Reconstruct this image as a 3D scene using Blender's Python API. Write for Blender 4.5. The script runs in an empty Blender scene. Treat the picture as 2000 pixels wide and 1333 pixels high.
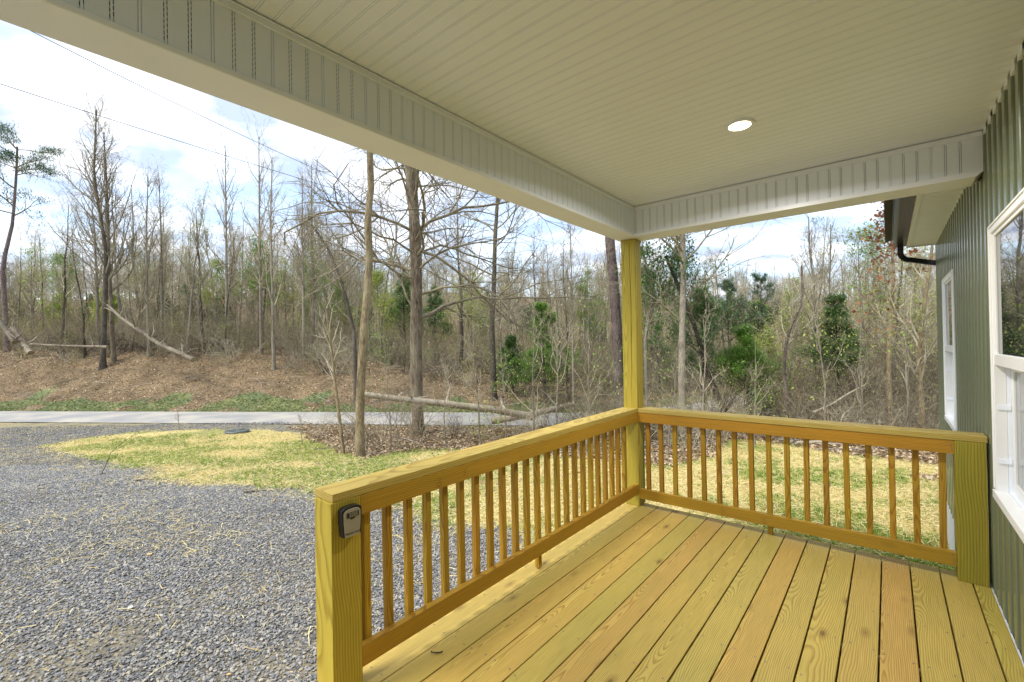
import bpy, math, random
import numpy as np
from mathutils import Vector, Matrix

# ------------------------------------------------------------------ camera, sky, sun, exposure
SC = bpy.context.scene
COL = SC.collection
CAM = np.array([1.8074, -3.9879, 1.5347])
YAW, PITCH, ROLL, FPX = -0.6939, 0.0066, -0.0174, 882.82
_cy, _sy, _cp, _sp, _cr, _sr = math.cos(YAW), math.sin(YAW), math.cos(PITCH), math.sin(PITCH), math.cos(ROLL), math.sin(ROLL)
FW = np.array([_sy*_cp, _cy*_cp, _sp]); RT0 = np.array([_cy, -_sy, 0.0]); UP0 = np.cross(RT0, FW)
RT = _cr*RT0 + _sr*UP0; UP = -_sr*RT0 + _cr*UP0
cam = bpy.data.cameras.new('camera'); camo = bpy.data.objects.new('camera', cam); COL.objects.link(camo)
cam.lens = FPX/2000*36; cam.sensor_width = 36; cam.sensor_fit = 'HORIZONTAL'; cam.clip_start = .02; cam.clip_end = 1500
camo.matrix_world = Matrix(((RT[0], UP[0], -FW[0], CAM[0]), (RT[1], UP[1], -FW[1], CAM[1]), (RT[2], UP[2], -FW[2], CAM[2]), (0, 0, 0, 1)))
SC.camera = camo

SUN_AZ = math.radians(197)      # compass style: direction the light comes from, measured from +Y towards +X
SUN_EL = math.radians(56)
world = bpy.data.worlds.new('World'); SC.world = world; world.use_nodes = True
nt = world.node_tree; nt.nodes.clear()
def N(t, kind, **kw):
    n = t.nodes.new(kind)
    for k, v in kw.items():
        if k == 'inp':
            for a, b in v.items(): n.inputs[a].default_value = b
        else: setattr(n, k, v)
    return n
wo = N(nt, 'ShaderNodeOutputWorld'); bg = N(nt, 'ShaderNodeBackground', inp={'Strength': .15})
sky = N(nt, 'ShaderNodeTexSky', sky_type='NISHITA', sun_disc=False, sun_elevation=SUN_EL, sun_rotation=SUN_AZ, dust_density=1.5, ozone_density=1.2)
tc = N(nt, 'ShaderNodeTexCoord'); sep = N(nt, 'ShaderNodeSeparateXYZ'); nt.links.new(tc.outputs['Generated'], sep.inputs[0])
mz = N(nt, 'ShaderNodeMath', operation='MAXIMUM', inp={1: .06}); nt.links.new(sep.outputs[2], mz.inputs[0])
az = N(nt, 'ShaderNodeMath', operation='ADD', inp={1: .12}); nt.links.new(mz.outputs[0], az.inputs[0])
dx = N(nt, 'ShaderNodeMath', operation='DIVIDE'); dy = N(nt, 'ShaderNodeMath', operation='DIVIDE')
nt.links.new(sep.outputs[0], dx.inputs[0]); nt.links.new(az.outputs[0], dx.inputs[1])
nt.links.new(sep.outputs[1], dy.inputs[0]); nt.links.new(az.outputs[0], dy.inputs[1])
cmb = N(nt, 'ShaderNodeCombineXYZ'); nt.links.new(dx.outputs[0], cmb.inputs[0]); nt.links.new(dy.outputs[0], cmb.inputs[1])
cn = N(nt, 'ShaderNodeTexNoise', inp={'Scale': 1.15, 'Detail': 7.0, 'Roughness': .55, 'Distortion': .35}); nt.links.new(cmb.outputs[0], cn.inputs['Vector'])
cr_ = N(nt, 'ShaderNodeValToRGB'); cr_.color_ramp.elements[0].position = .40; cr_.color_ramp.elements[1].position = .58
cr_.color_ramp.elements[0].color = (.30, .30, .30, 1); cr_.color_ramp.elements[1].color = (.97, .97, .97, 1)
nt.links.new(cn.outputs['Fac'], cr_.inputs[0])
cn2 = N(nt, 'ShaderNodeTexNoise', inp={'Scale': 2.6, 'Detail': 5.0}); nt.links.new(cmb.outputs[0], cn2.inputs['Vector'])
cc = N(nt, 'ShaderNodeMix', data_type='RGBA'); cc.inputs['A'].default_value = (1.95, 2.3, 3.0, 1); cc.inputs['B'].default_value = (3.95, 4.05, 4.2, 1)
mr = N(nt, 'ShaderNodeMapRange', inp={1: .40, 2: .58}); nt.links.new(cn2.outputs['Fac'], mr.inputs[0]); nt.links.new(mr.outputs[0], cc.inputs['Factor'])
skb = N(nt, 'ShaderNodeMix', data_type='RGBA', blend_type='MULTIPLY'); skb.inputs['Factor'].default_value = 1; skb.inputs['B'].default_value = (1.0, 1.0, 1.0, 1)
nt.links.new(sky.outputs[0], skb.inputs['A'])
mx = N(nt, 'ShaderNodeMix', data_type='RGBA'); nt.links.new(cr_.outputs[0], mx.inputs['Factor']); nt.links.new(skb.outputs['Result'], mx.inputs['A']); nt.links.new(cc.outputs['Result'], mx.inputs['B'])
nt.links.new(mx.outputs['Result'], bg.inputs[0]); nt.links.new(bg.outputs[0], wo.inputs[0])

sunl = bpy.data.lights.new('sun', 'SUN'); sunl.energy = 1.5; sunl.angle = math.radians(16); sunl.color = (1, .96, .9)
suno = bpy.data.objects.new('sun', sunl); COL.objects.link(suno)
sd = Vector((math.sin(SUN_AZ)*math.cos(SUN_EL), math.cos(SUN_AZ)*math.cos(SUN_EL), math.sin(SUN_EL)))
suno.rotation_euler = sd.to_track_quat('Z', 'Y').to_euler(); suno.location = (-10, -20, 30)
SC.view_settings.view_transform = 'Standard'; SC.view_settings.look = 'None'; SC.view_settings.gamma = 1
SC.view_settings.use_curve_mapping = False; SC.view_settings.exposure = 1.42
SC.cycles.max_bounces = 8; SC.cycles.diffuse_bounces = 6; SC.cycles.transparent_max_bounces = 6

# ------------------------------------------------------------------ helpers
def tag(o, label=None, cat=None, group=None, kind=None):
    if label: o['label'] = label
    if cat: o['category'] = cat
    if group: o['group'] = group
    if kind: o['kind'] = kind
    return o
def empty(name, loc=(0, 0, 0), rz=0):
    o = bpy.data.objects.new(name, None); COL.objects.link(o); o.location = loc; o.rotation_euler = (0, 0, rz); o.empty_display_size = .1
    return o
def mesh_np(name, V, F, mat=None, smooth=False):
    """V (n,3), F (m,k) int array with constant k"""
    me = bpy.data.meshes.new(name); V = np.asarray(V, np.float32); F = np.asarray(F, np.int32)
    m, k = F.shape
    me.vertices.add(len(V)); me.vertices.foreach_set('co', V.ravel())
    me.loops.add(m*k); me.loops.foreach_set('vertex_index', F.ravel())
    me.polygons.add(m); me.polygons.foreach_set('loop_start', np.arange(0, m*k, k, dtype=np.int32))
    if smooth: me.polygons.foreach_set('use_smooth', np.ones(m, bool))
    me.update(calc_edges=True)
    if mat: me.materials.append(mat)
    return me
def link(name, me, parent=None, loc=None, rot=None):
    o = bpy.data.objects.new(name, me); COL.objects.link(o)
    if parent: o.parent = parent
    if loc is not None: o.location = loc
    if rot is not None: o.rotation_euler = rot
    return o
class MB:
    def __init__(s): s.v = []; s.f = []
    def box(s, x0, x1, y0, y1, z0, z1):
        b = len(s.v)
        s.v += [(x, y, z) for z in (z0, z1) for y in (y0, y1) for x in (x0, x1)]
        s.f += [tuple(b+i for i in q) for q in ((0, 2, 3, 1), (4, 5, 7, 6), (0, 1, 5, 4), (2, 6, 7, 3), (0, 4, 6, 2), (1, 3, 7, 5))]
        return s
    def prism(s, poly, axis, a0, a1):
        """poly: 2D outline, extruded along axis ('x','y','z')"""
        b = len(s.v); n = len(poly)
        for a in (a0, a1):
            for p, q in poly:
                s.v.append({'x': (a, p, q), 'y': (p, a, q), 'z': (p, q, a)}[axis])
        for i in range(n):
            j = (i+1) % n; s.f.append((b+i, b+j, b+n+j, b+n+i))
        s.f.append(tuple(b+i for i in range(n))[::-1]); s.f.append(tuple(b+n+i for i in range(n)))
        return s
    def strip(s, prof, axis, a0, a1):
        """open profile sheet extruded along axis"""
        b = len(s.v); n = len(prof)
        for a in (a0, a1):
            for p, q in prof:
                s.v.append({'x': (a, p, q), 'y': (p, a, q), 'z': (p, q, a)}[axis])
        for i in range(n-1): s.f.append((b+i, b+i+1, b+n+i+1, b+n+i))
        return s
    def disc(s, c, r, n=24, z=None):
        b = len(s.v); s.v += [(c[0]+r*math.cos(2*math.pi*i/n), c[1]+r*math.sin(2*math.pi*i/n), c[2]) for i in range(n)]
        s.f.append(tuple(range(b, b+n))); return s
    def mesh(s, name, mat=None, bevel=0, segs=1):
        me = bpy.data.meshes.new(name); me.from_pydata(s.v, [], s.f)
        import bmesh
        bm = bmesh.new(); bm.from_mesh(me); bmesh.ops.recalc_face_normals(bm, faces=bm.faces)
        if bevel: bmesh.ops.bevel(bm, geom=bm.edges[:], offset=bevel, segments=segs, affect='EDGES', profile=.7)
        bm.to_mesh(me); bm.free()
        if mat: me.materials.append(mat)
        return me
    def obj(s, name, mat, parent=None, bevel=0, loc=None, segs=1):
        return link(name, s.mesh(name, mat, bevel, segs), parent, loc)

# ------------------------------------------------------------------ materials
def mat(name):
    m = bpy.data.materials.new(name); m.use_nodes = True
    t = m.node_tree; b = t.nodes['Principled BSDF']
    return m, t, b
def ramp(t, els, interp='LINEAR'):
    r = t.nodes.new('ShaderNodeValToRGB'); r.color_ramp.interpolation = interp
    while len(r.color_ramp.elements) < len(els): r.color_ramp.elements.new(.5)
    for e, (p, c) in zip(r.color_ramp.elements, els):
        e.position = p; e.color = (*c, 1) if len(c) == 3 else c
    return r
def g(v): return (v, v, v)
def math_(t, op, a, b=None, c=None):
    n = t.nodes.new('ShaderNodeMath'); n.operation = op
    for i, v in enumerate((a, b, c)):
        if v is None: continue
        if isinstance(v, (int, float)): n.inputs[i].default_value = v
        else: t.links.new(v, n.inputs[i])
    return n.outputs[0]
def mixc(t, fac, a, b, mode='MIX'):
    n = t.nodes.new('ShaderNodeMix'); n.data_type = 'RGBA'; n.blend_type = mode
    for k, v in (('Factor', fac), ('A', a), ('B', b)):
        s = n.inputs[k] if k != 'Factor' else n.inputs[0]
        if k in 'AB': s = n.inputs[6 if k == 'A' else 7]
        if isinstance(v, (int, float)): s.default_value = v
        elif isinstance(v, tuple): s.default_value = (*v, 1) if len(v) == 3 else v
        else: t.links.new(v, s)
    return n.outputs[2]
def noise(t, vec, scale, detail=4, rough=.5, dist=0):
    n = t.nodes.new('ShaderNodeTexNoise'); n.inputs['Scale'].default_value = scale; n.inputs['Detail'].default_value = detail
    n.inputs['Roughness'].default_value = rough; n.inputs['Distortion'].default_value = dist
    if vec is not None: t.links.new(vec, n.inputs['Vector'])
    return n
def bump(t, b, h, strength=.3, dist=.01):
    n = t.nodes.new('ShaderNodeBump'); n.inputs['Strength'].default_value = strength; n.inputs['Distance'].default_value = dist
    t.links.new(h, n.inputs['Height']); t.links.new(n.outputs[0], b.inputs['Normal'])
def objco(t, rand=0.0, world_=False):
    tc = t.nodes.new('ShaderNodeTexCoord')
    if world_:
        ge = t.nodes.new('ShaderNodeNewGeometry'); return ge.outputs['Position'], None
    v = tc.outputs['Object']; oi = t.nodes.new('ShaderNodeObjectInfo')
    if rand:
        m = t.nodes.new('ShaderNodeVectorMath'); m.operation = 'SCALE'; m.inputs[0].default_value = (1.0, .73, .41)
        t.links.new(math_(t, 'MULTIPLY', oi.outputs['Random'], rand), m.inputs['Scale'])
        a = t.nodes.new('ShaderNodeVectorMath'); a.operation = 'ADD'; t.links.new(v, a.inputs[0]); t.links.new(m.outputs[0], a.inputs[1]); v = a.outputs[0]
    return v, oi

def wood(name, axis, light=(.60, .45, .13), dark=(.40, .22, .045), rough=.62, spacing=.0105, knots=True):
    """pressure treated pine, rings cut by the board faces; grain runs along axis"""
    m, t, b = mat(name); L = t.links
    tc = t.nodes.new('ShaderNodeTexCoord'); oi = t.nodes.new('ShaderNodeObjectInfo'); s = t.nodes.new('ShaderNodeSeparateXYZ')
    L.new(tc.outputs['Object'], s.inputs[0])
    ax = {'x': 0, 'y': 1, 'z': 2}[axis]; o = [i for i in range(3) if i != ax]
    along, c1, c2 = s.outputs[ax], s.outputs[o[0]], s.outputs[o[1]]
    R = oi.outputs['Random']; R57 = math_(t, 'MULTIPLY', R, 57.3); al = math_(t, 'ADD', along, R57)
    def n1(scale, off, detail=2):
        c = t.nodes.new('ShaderNodeCombineXYZ'); L.new(math_(t, 'MULTIPLY', al, scale), c.inputs[0]); c.inputs[1].default_value = off
        L.new(math_(t, 'MULTIPLY', c1, scale*2.5), c.inputs[2])
        return noise(t, c.outputs[0], 1.0, detail).outputs['Fac']
    wa = math_(t, 'MULTIPLY', math_(t, 'SUBTRACT', n1(1.3, 3.1), .5), .07)
    wb = math_(t, 'MULTIPLY', math_(t, 'SUBTRACT', n1(1.1, 17.7), .5), .17)
    r1 = math_(t, 'MULTIPLY', math_(t, 'SUBTRACT', math_(t, 'FRACT', math_(t, 'MULTIPLY', R, 7.31)), .5), .10)
    r2 = math_(t, 'MULTIPLY', math_(t, 'SUBTRACT', math_(t, 'FRACT', math_(t, 'MULTIPLY', R, 13.7)), .35), .12)
    a = math_(t, 'ADD', math_(t, 'ADD', c1, wa), r1); d = math_(t, 'ADD', math_(t, 'ADD', c2, wb), r2)
    rr = math_(t, 'SQRT', math_(t, 'ADD', math_(t, 'MULTIPLY', a, a), math_(t, 'MULTIPLY', d, d)))
    # fine wobble
    cf = t.nodes.new('ShaderNodeCombineXYZ'); L.new(math_(t, 'MULTIPLY', al, 9), cf.inputs[0]); L.new(math_(t, 'MULTIPLY', c1, 45), cf.inputs[1]); L.new(math_(t, 'MULTIPLY', c2, 45), cf.inputs[2])
    nf = noise(t, cf.outputs[0], 1.0, 3).outputs['Fac']
    rr = math_(t, 'ADD', rr, math_(t, 'MULTIPLY', nf, .004))
    ring = math_(t, 'FRACT', math_(t, 'DIVIDE', rr, spacing))
    rp = ramp(t, [(0, g(.0)), (.45, g(.10)), (.80, g(.95)), (.93, g(1)), (1, g(0))]); L.new(ring, rp.inputs[0])
    # fibre streaks
    cs = t.nodes.new('ShaderNodeCombineXYZ'); L.new(math_(t, 'MULTIPLY', al, 5), cs.inputs[0]); L.new(math_(t, 'MULTIPLY', c1, 380), cs.inputs[1]); L.new(math_(t, 'MULTIPLY', c2, 380), cs.inputs[2])
    fs = noise(t, cs.outputs[0], 1.0, 2).outputs['Fac']
    cp = t.nodes.new('ShaderNodeCombineXYZ'); L.new(math_(t, 'MULTIPLY', al, 1.7), cp.inputs[0]); L.new(math_(t, 'MULTIPLY', c1, 9), cp.inputs[1]); L.new(math_(t, 'MULTIPLY', c2, 9), cp.inputs[2])
    pt = noise(t, cp.outputs[0], 1.0, 4).outputs['Fac']
    ringf = math_(t, 'MULTIPLY', rp.outputs[0], math_(t, 'MULTIPLY_ADD', pt, .95, .28))
    col = mixc(t, ringf, light, dark)
    # green treatment / reddish heart patches
    pr = ramp(t, [(.35, g(0)), (.7, g(1))]); L.new(pt, pr.inputs[0])
    col = mixc(t, math_(t, 'MULTIPLY', pr.outputs[0], .35), col, (light[0]*.72, light[1]*.86, light[2]*.8))
    hsv = t.nodes.new('ShaderNodeHueSaturation'); L.new(col, hsv.inputs['Color'])
    L.new(math_(t, 'MULTIPLY_ADD', fs, .8, .6), hsv.inputs['Value'])
    col = mixc(t, 1.0, hsv.outputs[0], oi.outputs['Color'], 'MULTIPLY')
    if knots:
        ck = t.nodes.new('ShaderNodeCombineXYZ'); L.new(math_(t, 'MULTIPLY', al, 2.6), ck.inputs[0]); L.new(math_(t, 'ADD', math_(t, 'MULTIPLY', c1, 6.5), math_(t, 'MULTIPLY', R, 31)), ck.inputs[1]); L.new(math_(t, 'MULTIPLY', c2, 6.5), ck.inputs[2])
        vo = t.nodes.new('ShaderNodeTexVoronoi'); vo.inputs['Scale'].default_value = 1.0; L.new(ck.outputs[0], vo.inputs['Vector'])
        wn = t.nodes.new('ShaderNodeSeparateColor'); L.new(vo.outputs['Color'], wn.inputs[0])
        pick = math_(t, 'GREATER_THAN', wn.outputs[0], .66)
        kr = ramp(t, [(0, g(1)), (.05, g(.9)), (.085, g(.45)), (.20, g(0))]); L.new(vo.outputs['Distance'], kr.inputs[0])
        col = mixc(t, math_(t, 'MULTIPLY', math_(t, 'MULTIPLY', kr.outputs[0], pick), .8), col, (.11, .045, .014))
    L.new(col, b.inputs['Base Color']); b.inputs['Roughness'].default_value = rough; b.inputs['Specular IOR Level'].default_value = .3
    bump(t, b, math_(t, 'ADD', math_(t, 'MULTIPLY', rp.outputs[0], .6), fs), .25, .0012)
    return m
def plain(name, c, rough=.5, var=.08, scale=6, metal=0, bmp=0, spec=.5, bscale=60):
    m, t, b = mat(name); v, oi = objco(t, 11.0)
    n = noise(t, v, scale, 5, .6)
    r = ramp(t, [(.3, tuple(x*(1-var) for x in c)), (.7, tuple(min(1, x*(1+var)) for x in c))]); t.links.new(n.outputs[0], r.inputs[0])
    t.links.new(r.outputs[0], b.inputs['Base Color']); b.inputs['Roughness'].default_value = rough; b.inputs['Metallic'].default_value = metal
    b.inputs['Specular IOR Level'].default_value = spec
    if bmp:
        n2 = noise(t, v, bscale, 4); bump(t, b, n2.outputs[0], bmp, .004)
    return m
def rndmat(name, cols, rough=.8, translucent=0, spec=.2, var=.25):
    """colour picked per instance / per object with Object Info Random plus position noise"""
    m, t, b = mat(name); oi = t.nodes.new('ShaderNodeObjectInfo')
    k = len(cols); r = ramp(t, [(i/max(1, k-1), c) for i, c in enumerate(cols)]); 
    ge = t.nodes.new('ShaderNodeNewGeometry'); n = noise(t, ge.outputs['Position'], 1.7, 3)
    f = math_(t, 'ADD', oi.outputs['Random'], math_(t, 'MULTIPLY', math_(t, 'SUBTRACT', n.outputs[0], .5), var))
    f = math_(t, 'MAXIMUM', math_(t, 'MINIMUM', f, .999), 0)
    t.links.new(f, r.inputs[0]); t.links.new(r.outputs[0], b.inputs['Base Color'])
    b.inputs['Roughness'].default_value = rough; b.inputs['Specular IOR Level'].default_value = spec
    if translucent:
        tr = t.nodes.new('ShaderNodeBsdfTranslucent'); t.links.new(r.outputs[0], tr.inputs[0]); ms = t.nodes.new('ShaderNodeMixShader'); ms.inputs[0].default_value = translucent
        out = t.nodes['Material Output']; t.links.new(b.outputs[0], ms.inputs[1]); t.links.new(tr.outputs[0], ms.inputs[2]); t.links.new(ms.outputs[0], out.inputs[0])
    return m
def leafmat(name, cols, scale=1.2, translucent=.35, rough=.6):
    """leaf colour from position clumps and per-leaf white noise (attribute rnd)"""
    m, t, b = mat(name); ge = t.nodes.new('ShaderNodeNewGeometry'); at = t.nodes.new('ShaderNodeAttribute'); at.attribute_name = 'rnd'
    n = noise(t, ge.outputs['Position'], scale, 3); k = len(cols)
    r = ramp(t, [(i/max(1, k-1), c) for i, c in enumerate(cols)])
    f = math_(t, 'ADD', math_(t, 'MULTIPLY', at.outputs['Fac'], .6), math_(t, 'MULTIPLY', n.outputs[0], .45)); t.links.new(f, r.inputs[0])
    t.links.new(r.outputs[0], b.inputs['Base Color']); b.inputs['Roughness'].default_value = rough; b.inputs['Specular IOR Level'].default_value = .25
    tr = t.nodes.new('ShaderNodeBsdfTranslucent'); t.links.new(r.outputs[0], tr.inputs[0]); ms = t.nodes.new('ShaderNodeMixShader'); ms.inputs[0].default_value = translucent
    out = t.nodes['Material Output']; t.links.new(b.outputs[0], ms.inputs[1]); t.links.new(tr.outputs[0], ms.inputs[2]); t.links.new(ms.outputs[0], out.inputs[0])
    return m
def bark(name, c1, c2, c3, vscale=14, zs=.16, bmp=.7):
    m, t, b = mat(name); v, oi = objco(t, 23.0); L = t.links
    mp = t.nodes.new('ShaderNodeMapping'); mp.inputs['Scale'].default_value = (1, 1, zs); L.new(v, mp.inputs[0])
    n = noise(t, mp.outputs[0], vscale*2.4, 6, .65, .6); n2 = noise(t, v, 1.6, 4, .6)
    r = ramp(t, [(.34, c1), (.52, c2), (.72, c3)]); L.new(n.outputs[0], r.inputs[0])
    r2 = ramp(t, [(.42, g(0)), (.68, g(1))]); L.new(n2.outputs[0], r2.inputs[0])
    col = mixc(t, math_(t, 'MULTIPLY', r2.outputs[0], .5), r.outputs[0], (c3[0]*1.1, c3[1]*1.15, c3[2]*1.05))
    hs = t.nodes.new('ShaderNodeHueSaturation'); L.new(col, hs.inputs['Color']); L.new(math_(t, 'MULTIPLY_ADD', oi.outputs['Random'], .5, .75), hs.inputs['Value'])
    L.new(hs.outputs[0], b.inputs['Base Color']); b.inputs['Roughness'].default_value = .9; b.inputs['Specular IOR Level'].default_value = .15
    bump(t, b, n.outputs[0], bmp, .03)
    return m

DECKC = dict(light=(.54, .405, .105), dark=(.275, .15, .026), spacing=.0072)
M = {}
M['deck'] = wood('deck_pine', 'y', **DECKC)
RC = dict(light=(.46, .285, .028), dark=(.23, .095, .006), spacing=.009)
M['rail_y'] = wood('rail_pine_along_y', 'y', **RC); M['rail_x'] = wood('rail_pine_along_x', 'x', **RC)
M['post'] = wood('post_pine', 'z', light=(.46, .345, .045), dark=(.26, .155, .012), spacing=.013)
M['baluster'] = wood('baluster_pine', 'z', knots=False, **RC)
M['cap_y'] = wood('cap_pine_along_y', 'y', light=(.50, .37, .095), dark=(.30, .175, .035)); M['cap_x'] = wood('cap_pine_along_x', 'x', light=(.50, .37, .095), dark=(.30, .175, .035))
M['vinyl'] = plain('white_vinyl', (.81, .86, .94), .42, .02, 2.0)
M['vinyl2'] = plain('white_vinyl_trim', (.83, .87, .93), .38, .02, 2.0)
M['metal_soffit'] = plain('cream_beam_wrap', (.84, .865, .91), .35, .03, 3.0, bmp=.05, bscale=9)
M['slot'] = plain('vent_slot_dark', (.03, .025, .02), .9, .2)
M['green'] = plain('sage_green_siding', (.155, .18, .108), .19, .04, 3.0, bmp=.02, bscale=8, spec=.7)
M['white'] = plain('white_window_frame', (.82, .82, .80), .35, .02, 4)
M['black'] = plain('black_gutter', (.010, .010, .011), .25, .15, 5)
M['shingle'] = plain('dark_shingle', (.06, .06, .06), .9, .3, 30)
M['found'] = plain('pale_foundation', (.62, .63, .60), .8, .05, 8, bmp=.1)
M['glass'] = plain('window_glass', (.012, .014, .016), .012, .1, 2, spec=1.0); M['glass'].node_tree.nodes['Principled BSDF'].inputs['IOR'].default_value = 2.1
M['pane_reflect'] = plain('lower_pane_glass_reflection', (.24, .25, .24), .03, .08, 3, spec=1.0)  # grey base colour stands in for the pale reflection in the lower pane
M['dark'] = plain('dark_gap', (.01, .01, .01), .9, .1)
M['steel'] = plain('nail_steel', (.22, .21, .20), .4, .1, metal=.8)

# ------------------------------------------------------------------ terrain
FX, FY = math.sin(YAW), math.cos(YAW)
def rs(x, y):
    dx_, dy_ = x-CAM[0], y-CAM[1]
    return dx_*FY - dy_*FX, dx_*FX + dy_*FY
def xy(r, s): return CAM[0]+r*FY+s*FX, CAM[1]-r*FX+s*FY
def sstep(a, b, v):
    t_ = np.clip((v-a)/(b-a), 0, 1); return t_*t_*(3-2*t_)
def road_c(r):
    r = np.asarray(r, float); q = np.maximum(r-2, 0)
    return 18.6 - .134*(r-2) + .09*q*q/(1+.05*q)
RW = 1.6
def vn(x, y, f, seed):
    """cheap smooth value noise"""
    x = np.asarray(x, float)*f+seed*13.7; y = np.asarray(y, float)*f-seed*7.3
    xi = np.floor(x); yi = np.floor(y); fx = x-xi; fy = y-yi; fx = fx*fx*(3-2*fx); fy = fy*fy*(3-2*fy)
    def h(a, b):
        v = np.sin(a*127.1+b*311.7+seed*74.7)*43758.5453; return v-np.floor(v)
    return (h(xi, yi)*(1-fx)+h(xi+1, yi)*fx)*(1-fy)+(h(xi, yi+1)*(1-fx)+h(xi+1, yi+1)*fx)*fy
def terr(x, y):
    r, s = rs(np.asarray(x, float), np.asarray(y, float))
    zy = -.72 - .88*sstep(4.5, 16.5, s) - .10*sstep(-1, 4, r)*sstep(14, 4, s)
    c = road_c(r)
    top = np.interp(r, [-40, -20, -10, -2, 6, 14, 40], [1.7, 1.35, .45, -.6, -1.35, -1.9, -2.2])
    bank = -1.66 + (top+1.66)*sstep(0.3, 8.0, s-(c+RW))
    z = np.where(s < c, zy, bank)
    far = s-(c+RW)-8
    z = z + np.maximum(far, 0)*.018 + 22*sstep(60, 230, s)
    z = z + (vn(x, y, .35, 1)-.5)*.5*sstep(2, 8, far+8) + (vn(x, y, 1.3, 2)-.5)*.14*sstep(0, 2, far+8)
    z = z + (vn(x, y, .9, 3)-.5)*.07*(s < c-RW)*sstep(2.5, 6, s) 
    return z
def on_ray(u, s):
    """plan position of something standing at bearing u (px of a 2000 px frame) and forward depth s"""
    return xy((u-1000)/FPX*s, s)
def ground_at(u, v):
    d = RT*(u-1000)/FPX - UP*(v-666.5)/FPX + FW
    t_ = 1.0
    for _ in range(4000):
        p = CAM+d*t_
        if p[2] <= terr(p[0], p[1]): break
        t_ *= 1.004
    return p
def inpoly(x, y, P):
    x = np.asarray(x, float); y = np.asarray(y, float); r = np.zeros(x.shape, bool); n = len(P)
    for i in range(n):
        x0, y0 = P[i]; x1, y1 = P[(i+1) % n]
        c = ((y0 > y) != (y1 > y)) & (x < (x1-x0)*(y-y0)/((y1-y0) if y1 != y0 else 1e-9)+x0); r ^= c
    return r
def G(*pts): return [tuple(ground_at(u, v)[:2]) for u, v in pts]
STRAW = G((85, 872), (150, 858), (260, 846), (400, 838), (520, 838), (590, 850), (650, 880), (720, 900), (800, 878), (960, 884), (1120, 895), (1260, 915), (1350, 905), (1400, 880), (1432, 862), (1560, 872), (1700, 895), (1828, 917))
STRAW += [(2.3, 6.8), (6, 6.0), (6, 2), (2.4, 0), (0, -.2), (-.2, -1.2)]
STRAW += G((1000, 1050), (900, 1040), (800, 1003), (700, 985), (620, 978), (540, 962), (470, 955), (400, 948), (330, 935), (240, 915), (150, 890))
LEAFN = G((560, 838), (590, 850), (650, 880), (720, 900), (800, 878), (960, 884), (1120, 895), (1260, 915), (1350, 905), (1400, 880), (1432, 862), (1560, 872), (1700, 895), (1828, 917)) + [(2.3, 6.8), (9, 7.5), (14, 12)]
_lf = [tuple(xy(r, road_c(r)-RW-.2)) for r in (16, 12, 8, 4, 0, -3, -6, -8.3)]
LEAFN += [tuple(map(float, p)) for p in _lf]
def edge_warp(x, y):
    return x+(vn(x, y, 1.7, 5)-.5)*.5+(vn(x, y, 6, 6)-.5)*.2, y+(vn(x, y, 1.7, 7)-.5)*.5+(vn(x, y, 6, 8)-.5)*.2
def zones(x, y):
    """0 gravel, 1 straw yard, 2 leaf litter, 3 verge"""
    r, s = rs(x, y); c = road_c(r); wx, wy = edge_warp(x, y)
    z = np.zeros(np.shape(x), int)
    z[inpoly(wx, wy, STRAW)] = 1
    z[inpoly(wx, wy, LEAFN) & (z != 1)] = 2
    z[(s > c+RW-.3)] = 2
    z[(r > 7) & (s < c) & (z == 0)] = 2
    vg = (s > c+RW-.35) & (s < c+RW+1.0+2.6*vn(x, y, .6, 9)) & (vn(x, y, 1.1, 4) > .22)
    z[vg] = 3
    return z
def greenness(x, y):
    """how grassy the straw yard is"""
    a = vn(x, y, .55, 11)*.55+vn(x, y, 1.9, 12)*.45
    r, s = rs(x, y)
    k = np.where(r < -1.0, sstep(.37, .66, a+.10*sstep(5.5, 2, np.hypot((r+5.6)/1.25, (s-10.8)*1.2))), sstep(.36, .64, a))
    return np.clip(k*np.where(r < -1.0, .95, .78)+(vn(x, y, 6.5, 13)-.42)*.75*(.35+k), 0, 1)

def axis_vals(a, b, fine0, fine1, step, grow=1.09):
    v = list(np.arange(fine0, fine1, step)); d = step
    while v[-1] < b: d *= grow; v.append(v[-1]+d)
    lo = []; d = step; q = fine0
    while q > a: d *= grow; q -= d; lo.append(q)
    return np.array(lo[::-1]+v)
RV = axis_vals(-260, 260, -26, 16, .16); SV = axis_vals(-40, 420, -2, 32, .16)
gr, gs = np.meshgrid(RV, SV); gx, gy = xy(gr, gs); gz = terr(gx, gy)
nr, ns = len(RV), len(SV)
idx = np.arange(nr*ns).reshape(ns, nr)
GF = np.stack([idx[:-1, :-1], idx[:-1, 1:], idx[1:, 1:], idx[1:, :-1]], -1).reshape(-1, 4)
# ground material
gm, t, b = mat('yard_ground'); L = t.links
pos, _ = objco(t, world_=True)
at = t.nodes.new('ShaderNodeAttribute'); at.attribute_name = 'zone'; sp = t.nodes.new('ShaderNodeSeparateColor'); L.new(at.outputs['Color'], sp.inputs[0])
gv = t.nodes.new('ShaderNodeTexVoronoi'); gv.inputs['Scale'].default_value = 34; L.new(pos, gv.inputs['Vector'])
gvs = t.nodes.new('ShaderNodeSeparateColor'); L.new(gv.outputs['Color'], gvs.inputs[0])
gcol = ramp(t, [(0, (.08, .084, .088)), (.5, (.165, .17, .175)), (.85, (.27, .272, .27)), (1, (.37, .33, .25))]); L.new(gvs.outputs[0], gcol.inputs[0])
gd = ramp(t, [(.2, g(1)), (.6, g(.45))]); L.new(gv.outputs['Distance'], gd.inputs[0])
gn = noise(t, pos, .9, 5); gnr = ramp(t, [(.42, g(.1)), (.68, g(.75))]); L.new(gn.outputs[0], gnr.inputs[0])
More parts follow.
